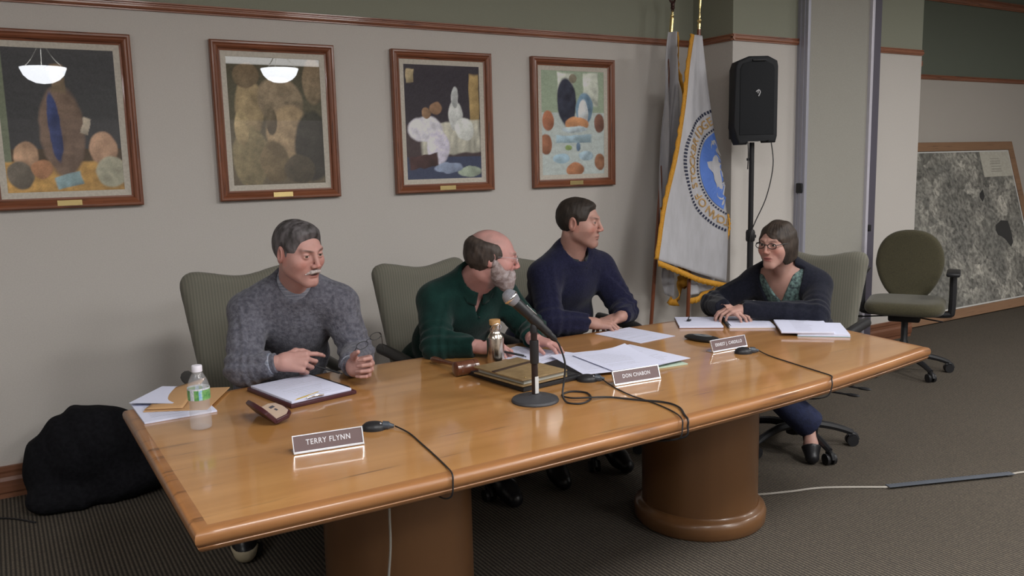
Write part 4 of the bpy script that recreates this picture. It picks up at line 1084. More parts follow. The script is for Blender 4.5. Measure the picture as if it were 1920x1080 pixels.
M_navy2 = mat('navy_knit', D(28, 29, 50, 1.25), .92, spec=.1, noise=(110, D(21, 22, 40, 1.2)), bump=(170, .5), sheen=.1)
M_navycol = mat('black_green_collar', D(24, 28, 32, 1.7), .85)
M_cardi = mat('black_cardigan', D(18, 20, 28, 1.6), .92, spec=.12, noise=(80, D(24, 25, 34, 1.6)), bump=(150, .4), sheen=.1)
M_blouse = mat('teal_print_blouse', D(98, 122, 118, 1.3), .8, noise=(75, D(46, 56, 60, 1.1)), bump=(60, .2))
_nt = M_blouse.node_tree
M_denim = mat('dark_denim', D(26, 32, 58, 1.7), .85, noise=(60, D(20, 25, 46, 1.7)), bump=(200, .4))
M_trous = mat('dark_trousers', (.014, .015, .02), .9, noise=(40, (.02, .02, .026)))
M_ribcol = mat('ribbed_collar', D(140, 142, 152, 1.2), .85, noise=(60, D(104, 110, 124, 1.2), (.2, .2, 3)))
M_shoe = mat('black_shoe', (.012, .012, .014), .35)
M_sole = mat('beige_sole', D(120, 112, 94, 2.2), .8)

def sweater(name, o, J, g, m, neckcut, wrinkle=.006, cuff=.02, seed=0, stand=.030, h=.0065, carve=None):
    T = J['T']; N = A(J['neck']); P = A(J['pelvis']); up, fw, lf = T[:, 2], T[:, 1], T[:, 0]
    nr, nz, tilt = neckcut
    def fn(p):
        d = torso_fn(p, J, g)
        q = p-N; x = q@lf; y = q@fw; z = q@up
        if stand: d = smin(d, smax(s_cone(p, N-up*.07+fw*.010, N+up*(stand+.03)+fw*.016, nr+.024, nr+.007), z-stand+.34*(y+.02), .005), .026)
        if carve is not None: d = smax(d, -carve(p, x, y, z), .006)
        for s in 'RL':
            S, E, W = A(J['sh'+s]), A(J['el'+s]), A(J['wr'+s])
            a = arm_fn(p, J, s, g)
            dW = unit(W-E); a = smax(a, (p-(W-dW*cuff))@dW, .006)
            # elbow and sleeve folds
            t = np.clip(((p-S)@(E-S))/((E-S)@(E-S)), 0, 1.2); u = np.clip(((p-E)@(W-E))/((W-E)@(W-E)), 0, 1)
            fold = np.exp(-((t-1)/.35)**2)*np.sin(t*34+wob(p, 14, seed+3)*3.2)+.8*np.exp(-((u-.15)/.3)**2)*np.sin(u*30+wob(p, 12, seed+4)*3)
            a = a+wrinkle*.75*fold
            d = smin(d, a, .028)
        sag = np.sin((z*26+abs(x)*20)+wob(p, 7, seed)*4.5)
        d = d+wrinkle*(.55*sag*np.clip(-z*4, .1, 1)+.5*wob(p, 17, seed+1)+.5*wob(p, 34, seed+2))
        if stand:
            cut = s_cone(p, N-up*.03+fw*.016, N+up*.2+fw*.016, nr, nr)
            cut = smax(cut, -(z-nz+tilt*2*(y)), .006)
        else:
            cut = s_cone(p, N-up*.10+fw*.02, N+up*.2+fw*tilt, nr*.55, nr*1.35)
            cut = smax(cut, -(z-nz+tilt*2*(y)), .006)
        d = smax(d, -cut, .006)
        d = smax(d, -(p-P)@up-.10, .02)
        return d
    lo, hi = bbox([J[k] for k in ('pelvis', 'shR', 'shL', 'elR', 'elL', 'wrR', 'wrL', 'neck')], .20)
    return sdf_obj(name, fn, [(lo, hi, h)], m, o)
def ring_tube(name, o, J, m, r, rise, drop, th, dz=0, hgt=1.0):
    """ribbed collar: an ellipse round the neck, lower at the front"""
    T = J['T']; N = A(J['neck']); mb = MB(); pts = []
    for k in range(24):
        a = 2*PI*k/24; x = math.cos(a)*r; y = math.sin(a)*r*1.02
        pts.append(Vector(N+T[:, 0]*x+T[:, 1]*(y+.018)+T[:, 2]*(dz+rise-(drop*(y/r*.5+.5)))))
    mb.tube(pts, th, n=10, sub=3, closed=True); return mb.build(name, m, o, world=True, smooth=True)
def trousers(o, J, m, g=.010, h=.011, hem=-.005):
    pts = [J[k] for k in ('hipR', 'hipL', 'knR', 'knL', 'anR', 'anL')]
    lo, hi = bbox(pts, .16)
    def fn(p):
        d = leg_fn(p, J, g)+.004*wob(p, 22, 8)
        for s in 'RL':
            An, K = A(J['an'+s]), A(J['kn'+s]); u = unit(An-K); near = vlen(p-An) < .16
            d = np.where(near, smax(d, (p-An)@u-hem, .005), d)
        return d
    return sdf_obj('trousers', fn, [(lo, hi, h)], m, o)
def shoes(o, J, m, g=.006, sole=None, toe_only=False):
    for s in 'RL':
        An, toe = A(J['an'+s]), A(J['toe'+s]); lo, hi = bbox([An, toe], .09)
        u = unit(An-toe); fw_ = unit(A(An[0]-toe[0], An[1]-toe[1], 0)); 
        if toe_only: sh = sdf_obj('shoe', lambda p: smax(foot_fn(p, An, toe, g), np.minimum((p-toe)@u-.055, -((p-An*.5-toe*.5)@fw_)+.024+.0*p[:, 2]), .004), [(lo, hi, .005)], m, o)
        else: sh = sdf_obj('shoe', lambda p: smax(foot_fn(p, An, toe, g), (p-An)[:, 2]-.03, .01), [(lo, hi, .006)], m, o)
        if sole:
            sdf_obj('sole', lambda p: smax(smax(foot_fn(p, An, toe, g+.006), p[:, 2]-min(toe[2], .06)-.012, .004), .003-p[:, 2], .003), [(lo, hi, .006)], sole, sh)
def glasses(mb, loc, w=.034, hh=.019, r=.0014, y=.101, z=.004, ear=True):
    for s in (-1, 1):
        c = s*.033; pts = [loc((c+w*.72*math.cos(a)*.95, y+.002-abs(math.cos(a))*.0, z+hh*.85*math.sin(a)*(1 if abs(math.sin(a)) < .7 else .95))) for a in np.linspace(0, 2*PI, 12, endpoint=False)]
        mb.tube([Vector(p) for p in pts], r, n=6, sub=3, closed=True)
        if ear: mb.tube([Vector(loc((c+s*w*.68, y, z+.006))), Vector(loc((s*.072, y-.03, z+.008))), Vector(loc((s*.080, y-.085, z+.006))), Vector(loc((s*.081, y-.112, z-.006)))], r, n=6)
    mb.tube([Vector(loc((-.010, y, z+.004))), Vector(loc((0, y+.004, z+.006))), Vector(loc((.010, y, z+.004)))], r, n=6)
SK = lambda r, g, b, k=1.12: tuple(min(.85, v*k) for v in lin((r, g, b)))
def nbody(*kv, **k): return k

# --- man in the grey sweater
J = dict(pelvis=(.97, 3.44, .60), neck=(.935, 3.085, 1.085), shR=(.778, 3.14, .985), shL=(1.098, 3.07, .985), elR=(.715, 3.02, .800), elL=(1.145, 3.03, .795), wrR=(.825, 2.945, .825), wrL=(1.045, 2.835, .795),
         hipR=(.88, 3.42, .55), hipL=(1.06, 3.42, .55), knR=(.80, 3.08, .50), knL=(1.14, 3.08, .50), anR=(.74, 3.32, .13), anL=(1.16, 3.30, .12), toeR=(.715, 3.20, .045), toeL=(1.18, 3.15, .04), armk=1.10, fat=.014)
H = dict(c=(.925, 2.975, 1.206), face=(.36, -.935), pitch=.16, roll=.03, hair='swept', hairmat=M_hgrey, skin=SK(170, 130, 122), brow=(.05, .04, .035), browk=.75, mouth=.004, open=.0036, neck=.052, w=.97, jaw=.95, s=.97, gaze=.2, ruddy=.7)
hR = hand_prims(J['wrR'], (.85, -.45, -.02), (.2, .45, .87), (.35, .76, -.47), [(30, 25, 15), (55, 55, 30), (62, 60, 30), (66, 60, 30)], .2, (.5, .5, .4))
hL = hand_prims(J['wrL'], (.50, -.80, .12), (.1, .1, .98), (-.84, -.45, .05), [(48, 75, 40), (58, 80, 40), (62, 80, 40), (66, 75, 40)], 0, (.7, .2, .0))
o, C0, Rh, s_, loc, HD = person('grey-haired man with moustache in grey sweater leaning over the table, holding glasses', J, H, (hR, hL), {})
sweater('sweater', o, J, .016, M_gsweat, (.064, -.03, .0), .0055, .035, 5, stand=.022)
T = J['T']; N = A(J['neck'])
def rib(p):
    q = p-N; x = q@T[:, 0]; y = q@T[:, 1]-.016; z = q@T[:, 2]; r = np.sqrt(x*x+y*y)
    return smax(smax(abs(r-.0605+.18*(z-.02))-.0055, z-.050+.36*(y+.02), .004), -(z+.04), .004)+.0006*np.sin(np.arctan2(y, x)*60)
sdf_obj('shirt_collar', rib, [(N-.09, N+.09, .0024)], M_ribcol, o)
for q in 'RL':
    E_, W_ = A(J['el'+q]), A(J['wr'+q]); u = unit(W_-E_)
    mb = MB().lathe([(.036, 0), (.039, .004), (.039, .018), (.034, .022)], W_-u*.048, frame(u), n=24); mb.build('cuff', M_ribcol, o, world=True)
    mb = MB().lathe([(.033, 0), (.036, .003), (.036, .016), (.031, .019)], W_-u*.030, frame(u), n=24); mb.build('ribbed_cuff', M_gsweat, o, world=True)
trousers(o, J, M_trous); shoes(o, J, M_shoe, .008, M_sole)
def mous(p):
    q = (p-C0)@Rh; a = q.copy(); a[:, 0] = abs(a[:, 0])
    return smax(smin(s_cone(a, (0, .0985, -.0475), (.016, .094, -.051), .0068, .0070), s_cone(a, (.016, .094, -.051), (.030, .080, -.060), .0055, .0028), .004)+.0012*np.sin(q[:, 0]*900), -1, .001)
sdf_obj('moustache', mous, [(C0-.13, C0+.13, .002)], mat('moustache_white', D(176, 166, 164, 1.0), .8), o)
sg = thing('reading_glasses', 'thin dark reading glasses held up in the hand of the man in grey sweater', 'glasses', (1.09, 2.80, .86))
gl = np.array([[.80, .25, .3], [.2, .55, -.80], [-.35, .75, .55]]).T; gl, _ = np.linalg.qr(gl)
mb = MB(); gc = A(1.105, 2.79, .880); glasses(mb, lambda v: gc+gl@(A(v)-A(0, .09, 0)), r=.0013); mb.build('frame', M_blackpl, sg, world=True)
tag(MB().cyl((.945, 2.90, .800), (1.012, 2.855, .775), .004).cyl((1.012, 2.855, .775), (1.02, 2.85, .772), .002).build('pen', M_blackpl), 'black pen in the right hand of the man in the grey sweater', 'pen')

# --- bearded man in the green sweater
J = dict(pelvis=(1.69, 3.44, .59), neck=(1.685, 3.07, 1.035), shR=(1.53, 3.12, .950), shL=(1.86, 3.13, .935), elR=(1.475, 3.00, .790), elL=(1.935, 3.02, .790), wrR=(1.605, 2.895, .785), wrL=(1.84, 2.865, .790),
         hipR=(1.60, 3.42, .55), hipL=(1.79, 3.42, .55), knR=(1.56, 3.03, .50), knL=(1.84, 3.03, .50), anR=(1.56, 3.22, .11), anL=(1.84, 3.20, .11), toeR=(1.55, 3.07, .04), toeL=(1.85, 3.05, .04), armk=1.15, fat=.018)
H = dict(c=(1.715, 2.965, 1.128), face=(.90, -.435), pitch=.14, roll=0.0, hair='ring', hairmat=M_hbrown2, skin=SK(170, 127, 121), brow=(.18, .13, .11), neck=.060, w=1.02, s=1.0, ruddy=1.0, gaze=.1)
hR = hand_prims(J['wrR'], (.68, -.68, -.05), (.72, .62, .2), (.1, .1, -.98), [(30, 40, 25), (45, 55, 30), (55, 55, 30), (60, 55, 30)], 0, (.5, .5, .4))
hL = hand_prims(J['wrL'], (.42, -.88, -.08), (-.9, -.35, .1), (-.05, 0, -1), [(22, 25, 12), (22, 26, 14), (24, 28, 15), (28, 30, 16)], .25, (.2, .2, .2))
o, C0, Rh, s_, loc, HD = person('balding man with grey beard in dark green sweater, looking to the right', J, H, (hR, hL), {})
def vcut(p, x, y, z): return np.maximum(np.maximum(abs(x)-.020*np.clip((z+.11)/.08, 0, 1), -(z+.11)), -(y-.0))
sweater('sweater', o, J, .015, M_green, (.064, -.03, .0), .0060, .022, 15, carve=vcut, stand=.034)
def beard(p):
    q = (p-C0)@Rh/s_; x, y, z = q.T; a = q.copy(); a[:, 0] = abs(a[:, 0])
    top = -.041+.050*np.clip((.055-y)/.05, 0, .80)+.006*wob(q, 60, 4)
    th = .0015+.0095*np.clip((top-z)/.030, 0, 1)*np.clip((y-.000)/.028, 0, 1)
    d = head_skin(q, dict(H, nose=.3))-th-.0030*wob(q, 70, 6)-.0015*wob(q, 160, 7)
    d = smin(d, s_ell(a, (0, .076, -.110), (.032, .024, .022)), .02)
    d = smax(d, z-top, .004)
    d = smax(d, -s_ell(a, (0, .108, -.064), (.018, .02, .004)), .003)
    d = smax(d, -.002-y, .006)
    return d*s_
sdf_obj('beard', beard, [(C0-.16, C0+.14, .0026)], M_beard, o)
mb = MB(); glasses(mb, loc, r=.0009, y=.100); mb.build('glasses', M_alu, o, world=True)
T = J['T']; N = A(J['neck'])
for sx in (-1, 1):           # fold-down collar flaps
    mb = MB()
    def cf(u, v, sx=sx):
        a = -1.5+2.9*u; r = .069+.024*v
        x = math.cos(a)*r*sx if True else 0; y = math.sin(a)*r
        z = .046-.046*(math.sin(a)*.5+.5)-.034*v-(.018*v if u > .8 else 0)
        return Vector(N+T[:, 0]*x+T[:, 1]*(y+.015)+T[:, 2]*z)
    mb.grid(cf, 20, 6); mb.build('collar_flap', M_green, o, world=True, solid=.005)
for k, zz in enumerate((-.055, -.085)):
    c = N+T[:, 1]*.135+T[:, 2]*(zz-.04); MB().ball(Vector(c), .005, scale=(1, 1, .6)).build('button', M_blackpl, o, world=True)
trousers(o, J, M_trous); shoes(o, J, M_shoe, .008)
tag(MB().cyl((1.66, 2.835, .772), (1.735, 2.765, .752), .0045).cyl((1.735, 2.765, .752), (1.742, 2.758, .7475), .002).build('pen', M_blackpl), 'dark pen in the hand of the bearded man, over his paper', 'pen')

# --- man in the navy sweater
J = dict(pelvis=(2.33, 3.53, .60), neck=(2.300, 3.225, 1.090), shR=(2.145, 3.23, .985), shL=(2.49, 3.26, .985), elR=(2.085, 3.10, .795), elL=(2.550, 3.15, .800), wrR=(2.265, 3.035, .780), wrL=(2.455, 3.05, .785),
         hipR=(2.24, 3.51, .55), hipL=(2.43, 3.51, .55), knR=(2.18, 3.10, .50), knL=(2.50, 3.10, .50), anR=(2.16, 3.24, .11), anL=(2.50, 3.24, .11), toeR=(2.14, 3.09, .04), toeL=(2.51, 3.09, .04), armk=1.14, fat=.036)
H = dict(c=(2.300, 3.165, 1.225), face=(.60, -.80), pitch=.04, roll=.0, hair='short', hairmat=M_hbrown, skin=SK(160, 123, 112), brow=(.06, .04, .03), browk=.7, neck=.056, w=.98, s=.98, stubble=SK(120, 92, 84), gaze=.15, open=.0058)
hR = hand_prims(J['wrR'], (.88, -.42, -.05), (.38, .85, .25), (.05, .1, -.98), [(35, 40, 25), (38, 42, 25), (42, 45, 25), (48, 45, 25)], 0, (.4, .4, .3))
hL = hand_prims(J['wrL'], (-.90, -.36, -.02), (-.36, .88, .1), (0, .0, -1), [(15, 25, 20), (18, 28, 20), (20, 30, 20), (22, 32, 20)], 0, (.2, .2, .2))
for k in ('palm', 'fing'): hL[k] = [(a+A(0, .035, -.008), b+A(0, .035, -.008), *r) for a, b, *r in hL[k]]
o, C0, Rh, s_, loc, HD = person('dark-haired man in navy sweater with folded hands, looking toward the woman', J, H, (hR, hL), {})
sweater('sweater', o, J, .016, M_navy2, (.064, -.03, .0), .0060, .010, 25, stand=.024)
for sx in (-1, 1):
    T = J['T']; N = A(J['neck']); mb = MB()
    def cf(u, v, sx=sx):
        a = -1.5+2.8*u; r = .066+.024*v
        return Vector(N+T[:, 0]*math.cos(a)*r*sx+T[:, 1]*(math.sin(a)*r+.015)+T[:, 2]*(.052-.042*(math.sin(a)*.5+.5)-.030*v-(.016*v if u > .8 else 0)))
    mb.grid(cf, 20, 6); mb.build('collar_flap', M_navycol, o, world=True, solid=.005)
trousers(o, J, M_trous); shoes(o, J, M_shoe, .008)

# --- woman at the table end
J = dict(pelvis=(3.50, 2.85, .58), neck=(3.235, 2.795, .975), shR=(3.225, 2.945, .885), shL=(3.335, 2.665, .885), elR=(3.020, 3.035, .785), elL=(3.185, 2.545, .785), wrR=(2.880, 2.825, .812), wrL=(2.950, 2.762, .805),
         hipR=(3.46, 2.94, .53), hipL=(3.48, 2.77, .53), knR=(3.12, 2.98, .46), knL=(3.13, 2.86, .44), anR=(3.22, 3.02, .10), anL=(3.405, 2.745, .175), toeR=(3.10, 3.02, .035), toeL=(3.335, 2.665, .035), armk=.92, slim=.90, flare=3.0)
H = dict(c=(3.135, 2.735, 1.098), face=(-.985, -.17), pitch=.05, roll=.0, hair='bob', hairmat=M_hbob, skin=SK(168, 131, 120), brow=(.09, .06, .05), browk=.5, neck=.043, w=.94, jaw=.86, s=.94, nose=.85, open=.0055, lip=SK(150, 84, 82), gaze=-.1, lipout=.003)
hR = hand_prims(J['wrR'], (.42, -.86, -.22), (.86, .42, .15), (.05, .1, -.98), [(20, 28, 15), (22, 30, 16), (24, 32, 16), (28, 34, 16)], .2, (.3, .3, .3), sc=.90)
hL = hand_prims(J['wrL'], (-.93, .34, .0), (.30, .92, .1), (0, .1, -.98), [(22, 35, 25), (25, 38, 25), (28, 40, 25), (32, 40, 25)], 0, (.3, .3, .3), sc=.90)
o, C0, Rh, s_, loc, HD = person('woman with brown bob and glasses in black cardigan at the table end, hands folded', J, H, (hR, hL), dict(vneck=True))
T = J['T']; N = A(J['neck'])
def vopen(p, x, y, z): return np.maximum(abs(x)-np.clip((z+.125)*.60, 0, .2), -(y-.0))
def blouse(p):
    q = p-N; x = q@T[:, 0]; y = q@T[:, 1]; z = q@T[:, 2]
    d = torso_fn(p, J, .006)+.003*wob(p, 26, 2)
    d = smax(d, -vopen(p, x, y, z), .006); d = smax(d, z+.005, .01); return d
lo, hi = bbox([J['pelvis'], J['shR'], J['shL'], J['neck']], .17); sdf_obj('blouse', blouse, [(lo, hi, .006)], M_blouse, o)
def copen(p, x, y, z): return np.maximum(abs(x-.01)-np.clip(.072+(z+.16)*.22, .055, .12), -(y-.01))
sweater('cardigan', o, J, .020, M_cardi, (.085, -.02, .02), .0045, -.004, 35, carve=copen, stand=0)
mb = MB(); glasses(mb, loc, r=.0019, y=.100, z=.003, w=.034, hh=.0165); mb.build('glasses', M_blackpl, o, world=True)
trousers(o, J, M_denim, .014, .009, hem=.012); shoes(o, J, M_shoe, .004, toe_only=True)
q = hL['palm'][1]; rc = J['wrL']
MB().lathe([(.0245, -.002), (.0262, 0), (.0245, .002)], A(J['wrL'])+A(-.004, .002, 0), frame((-.93, .34, 0)), n=24, caps=False).build('bracelet', M_chrome, o, world=True)

# ------------------------------------------------------------------ things on the table
def flat(name, label, cat, c, w, h, rz, thick=.0008, mtl=None, z=TT, group=None, lines=0, mk='sheet', lw=.75, off=0.0, curl=0):
    t = thing(name, label, cat, (c[0], c[1], z+.0004), math.radians(rz), group)
    mb = MB()
    if thick > .003: mb.box((0, 0, thick/2), (w, h, thick), bev=min(.001, thick*.2))
    else:
        mb.grid(lambda u, v: Vector(((u-.5)*w, (v-.5)*h, thick+curl*max(0, (u+v-1.3))**2)), 14, 14)
    mb.build(mk, mtl or M_paper, t, smooth=False, solid=0 if thick > .003 else thick)
    if lines:
        mb = MB(); r = random.Random(int(c[0]*1000))
        for i in range(lines):
            y = h*.40-(h*.8)*i/max(1, lines-1)+off; l = w*lw*(.55+.45*r.random())
            if r.random() < .15: continue
            mb.box((-(w*lw-l)/2, y, thick+.0007), (l, .0016, .0002))
        mb.build('printed_lines', M_ink, t, smooth=False)
    return t
M_ink = mat('ink_grey', (.36, .36, .42), .8); M_ink2 = mat('ink_dark', (.08, .08, .1), .8)
M_manila = mat('manila', D(176, 138, 98, 1.15), .8); M_maroon = mat('maroon_leatherette', (.055, .012, .016), .38, bump=(200, .2))
M_tan = mat('tan_leatherette', D(112, 94, 66, 1.7), .6, noise=(40, D(100, 82, 56, 1.7)))
M_blk = mat('black_leatherette', (.013, .013, .015), .5, bump=(200, .2))
M_beige = mat('beige_lining', D(170, 150, 134, 1.4), .85)
# left end: papers and envelope
flat('paper_stack', 'stack of white papers at the left end of the table beside the water bottle', 'papers', (.445, 2.865), .216, .279, 1, thick=.006, lines=14)
e = flat('manila_envelope', 'open manila envelope lying on the papers behind the water bottle', 'envelope', (.505, 2.915), .20, .27, -28, thick=.0035, mtl=M_manila, z=TT+.0065, mk='envelope')
mb = MB(); mb.grid(lambda u, v: Vector((-.10+.12*u, .135-.26*v, .006+.035*u*(1-v))), 10, 10); mb.build('flap', M_manila, e, solid=.001)
flat('loose_sheet', 'white sheet with a lifted corner on top of the manila envelope', 'paper', (.450, 2.985), .15, .21, -38, thick=.0008, z=TT+.0165, curl=.05)
# water bottle
wb = thing('water_bottle', 'clear plastic water bottle with green and blue label', 'bottle', (.477, 2.58, TT))
prof = [(.0, .004), (.022, .001), (.029, .004), (.0315, .012), (.0305, .022), (.0315, .03), (.0300, .04), (.0315, .05), (.0295, .062), (.0290, .072), (.0295, .082), (.0318, .092), (.0318, .128), (.0300, .134), (.026, .148), (.019, .162), (.0135, .172), (.0125, .176), (.0, .176)]
MB().lathe(prof, n=48, caps=False).build('body', mat('pet_clear', (.62, .62, .66), .04, spec=1.0, alpha=.24), wb)
MB().lathe([(.0150, .174), (.0152, .190), (.014, .1925), (0, .193)], n=28).build('cap', mat('cap_white', (.72, .7, .78), .4), wb)
mb = MB()
def labcol(u): return 0 if u < .16 or .30 < u < .42 else (1 if u < .30 else (2 if u < .52 else 0))
n = 60
for k in range(n):
    a0, a1 = 2*PI*k/n, 2*PI*(k+1)/n
    for z0, z1, mm in ((.092, .122, None), (.122, .127, 1)):
        r = .0322; mi = labcol((k/n*2.0) % 1) if mm is None else mm
        mb.bm.faces.new([mb.bm.verts.new((r*math.cos(a), r*math.sin(a), z)) for a, z in ((a0, z0), (a1, z0), (a1, z1), (a0, z1))]).material_index = mi
bmesh.ops.remove_doubles(mb.bm, verts=mb.bm.verts, dist=1e-5)
mb.build('label', [mat('label_green', D(56, 112, 62, 1.5), .4, noise=(70, D(110, 150, 90, 1.5))), mat('label_white', D(200, 205, 210, 1.2), .4, noise=(200, D(160, 165, 180, 1.3))), mat('label_blue', D(92, 130, 190, 1.5), .4, noise=(90, D(150, 180, 160, 1.4)))], wb, smooth=math.radians(40))
# spectacle case
ca = thing('glasses_case', 'open maroon spectacle case with beige lining', 'case', (.660, 2.545, TT), math.radians(6))
for s, tilt, nm in ((1, math.radians(16), 'base'), (-1, math.radians(48), 'lid')):
    M = Matrix.Translation((0, 0, .004)) @ Matrix.Rotation(-s*tilt if s > 0 else tilt, 4, 'Y')
    mb = MB(); rect = [(s*.002, -.078), (s*.045, -.078), (s*.062, -.055), (s*.066, 0), (s*.062, .055), (s*.045, .078), (s*.002, .078)]
    mb.prism(rect, 0, .014, M, bev=.003); o1 = mb.build(nm, M_maroon, ca)
    mb = MB(); mb.prism([(x*.90+s*.002, y*.92) for x, y in rect], .0135, .0150, M); mb.build('lining', M_beige, o1)
    if s > 0:
        mb = MB(); mb.prism([(.030, .020), (.044, .020), (.044, .040), (.030, .040)], .0150, .0156, M).prism([(.034, -.015), (.040, -.015), (.040, .006), (.034, .006)], .0150, .0156, M); mb.build('lining_mark', M_ink2, o1)
# writing folio
fo = thing('writing_folio', 'open maroon writing folio with a white pad in front of the man in grey sweater', 'folio', (.850, 2.795, TT), math.radians(11))
MB().box((0, 0, .007), (.245, .315, .013), bev=.003).build('cover', M_maroon, fo)
MB().box((.119, .02, .0155), (.010, .27, .006), bev=.002).build('spine_edge', M_blk, fo)
MB().box((-.002, 0, .017), (.222, .292, .008), bev=.0008).build('pad', M_paper, fo)
mb = MB()
for i in range(13):
    if i != 6: mb.box((-.004, .118-i*.019, .0212), (.15*(.6+.4*((i*37) % 10)/10), .0014, .0003))
mb.build('handwriting', M_ink, fo, smooth=False)
MB().box((-.04, -.118, .0213), (.10, .006, .0004), Matrix.Rotation(.30, 3, 'Z')).box((-.07, -.132, .0213), (.06, .004, .0004), Matrix.Rotation(.30, 3, 'Z')).build('gold_stripe', mat('gold_ink', D(190, 160, 60, 1.4), .5), fo, smooth=False)
MB().tube([(-.06, -.150, .022), (-.03, -.153, .026), (-.0, -.152, .022)], .003, n=6).build('metal_clip', M_chrome, fo)
# name plates
M_plate = mat('plate_brown', D(84, 68, 68, 1.5), .4); M_pletter = mat('plate_letter', (.62, .62, .66), .5)
def nameplate(label, txt, c, rz, size, W=.192, Hh=.050, sxx=.86):
    t = thing('name_plate', label, 'name plate', (c[0], c[1], TT), math.radians(rz), 'desk name plates on the table')
    M = Matrix.Rotation(math.radians(-20), 4, 'X')
    mb = MB(); Rt = M.to_3x3()
    def bx(mb, cc, ss, bev=0): mb.box(M @ Vector(cc), ss, Rt, bev=bev)
    bx(mb, (0, .003, Hh/2), (W, .003, Hh)); mb.box((0, .018, .0015), (W, .036, .002))
    bx(mb, (0, -.001, .003), (W, .007, .006), .001); bx(mb, (0, 0, Hh-.001), (W, .004, .0025)); bx(mb, (-W/2+.001, 0, Hh/2), (.0022, .005, Hh)); bx(mb, (W/2-.0015, 0, Hh/2), (.0035, .005, Hh))
    mb.build('metal_holder', mat('satin_silver', (.80, .80, .83), .28, metal=.9), t, smooth=False)
    mb = MB(); bx(mb, (0, .0005, Hh/2+.002), (W-.005, .002, Hh-.009)); mb.build('face', M_plate, t, smooth=False)
    mb = MB(); text_bm(mb, txt, size, M @ Matrix.Translation((0, -.0008, Hh/2+.003)) @ Matrix.Rotation(PI/2, 4, 'X'), .0003, 1.12, sx=sxx); mb.build('lettering', M_pletter, t, smooth=False)
nameplate('nearest name plate with silver edge, facing out at the table left end', 'TERRY FLYNN', (.727, 2.166), -8, .0205)
nameplate('middle name plate standing in front of the spread papers', 'DON CHABON', (1.853, 2.215), -5, .0185, sxx=.84)
nameplate('farthest name plate, standing before the spiral notebooks', 'ERNEST J. CARDILLO', (2.474, 2.386), 0, .0180, sxx=.80)
# boundary microphones and their cords
def bmic(label, c, rz):
    global LASTM; t = LASTM = thing('boundary_microphone', label, 'microphone', (c[0], c[1], TT), math.radians(rz), 'low black table microphones')
    MB().lathe([(.034, 0), (.035, .006), (.031, .014), (.022, .021), (.010, .024), (0, .0245)], n=28, sx=1.05, sy=.8).build('housing', M_blackpl, t)
    MB().lathe([(.0125, 0), (.0125, .018), (.008, .022), (.005, .034)], (.026, 0, .012), frame((1, 0, -.12)), n=14).build('connector', mat('connector_grey', (.05, .06, .075), .35), t)
    MB().ball((.022, -.008, .019), .003).build('led', mat('led_silver', (.5, .5, .52), .3), t)
def cord(owner, pts, r=.0022, mt=None, name='cord'):
    MB().tube(pts, r, n=6, sub=8).build(name, mt or M_blackpl, owner, world=True, smooth=True)
z0 = TT+.003
bmic('low black table microphone right of the nearest name plate', (.895, 2.262), -28)
cord(LASTM, [(.950, 2.232, TT+.008), (.962, 2.16, z0), (.950, 2.05, z0), (.938, 1.95, z0), (.925, 1.86, z0), (.912, 1.802, z0+.002), (.909, 1.791, .730), (.905, 1.795, .69), (.90, 1.85, .672), (.92, 2.0, .668)])
bmic('low black table microphone behind the middle name plate, beside the tan organizer', (1.725, 2.335), -38)
cord(LASTM, [(1.764, 2.303, TT+.008), (1.745, 2.22, z0), (1.722, 2.10, z0), (1.722, 1.98, z0), (1.708, 1.88, z0), (1.678, 1.810, z0+.002), (1.672, 1.797, .728), (1.66, 1.80, .69), (1.65, 1.88, .672), (1.68, 2.02, .669)])
bmic('low black table microphone in front of the farthest name plate', (2.470, 2.312), -28)
cord(LASTM, [(2.524, 2.284, TT+.008), (2.505, 2.21, z0), (2.475, 2.07, z0), (2.45, 1.94, z0), (2.435, 1.875, z0), (2.395, 1.842, z0+.001), (2.385, 1.832, .726), (2.37, 1.84, .69), (2.34, 1.90, .672), (2.3, 2.0, .669)])
# microphone on its desk stand
ms = thing('microphone_stand', 'black round-based desk stand carrying the microphone', 'stand', (1.440, 2.232, TT))
MB().lathe([(.076, 0), (.077, .004), (.074, .010), (.060, .015), (.025, .019), (.018, .021), (.014, .024)], n=56).build('base', mat('stand_cast', (.045, .045, .05), .55), ms)
mb = MB().lathe([(.0105, .018), (.0105, .235)], n=20); mb.build('pole', mat('stand_pole', (.02, .012, .012), .3), ms)
MB().lathe([(.0135, .125), (.0145, .13), (.0145, .195), (.0135, .20)], n=20).lathe([(.0125, .225), (.0125, .245), (.008, .255)], n=16).build('clutch', M_blackpl, ms)
MB().box((0, -.0115, .055), (.013, .002, .055)).build('sticker', mat('sticker_white', (.55, .55, .55), .6), ms, smooth=False)
mh, mt_ = Vector((1.372, 2.262, 1.086)), Vector((1.512, 2.205, .932))
ax = (mt_-mh).normalized(); mm_ = mh+ax*.115
MB().lathe([(.0165, -.022), (.0175, 0), (.017, .022)], mm_, frame(ax), n=20).tube([mm_+Vector((0, 0, -.012)), Vector((1.442, 2.232, TT+.245))], .008, n=8, sub=1).build('clip', M_blackpl, ms, world=True)
mk = thing('microphone', 'black handheld microphone with silver mesh head in the desk stand', 'microphone', tuple(mh))
Fm = frame(ax)
MB().lathe([(0, -.024), (.012, -.0215), (.020, -.014), (.0245, -.003), (.0250, .002)], mh, Fm, n=32).lathe([(.0235, .006), (.0225, .014), (.018, .026), (.0165, .03)], mh, Fm, n=32).build('mesh_head', mat('silver_mesh', (.42, .43, .48), .45, metal=.6, noise=(900, (.22, .22, .25)), bump=(1200, .8)), mk, world=True)
MB().lathe([(.0250, .000), (.0262, .002), (.0262, .006), (.0250, .008)], mh, Fm, n=32).build('band', M_chrome, mk, world=True)
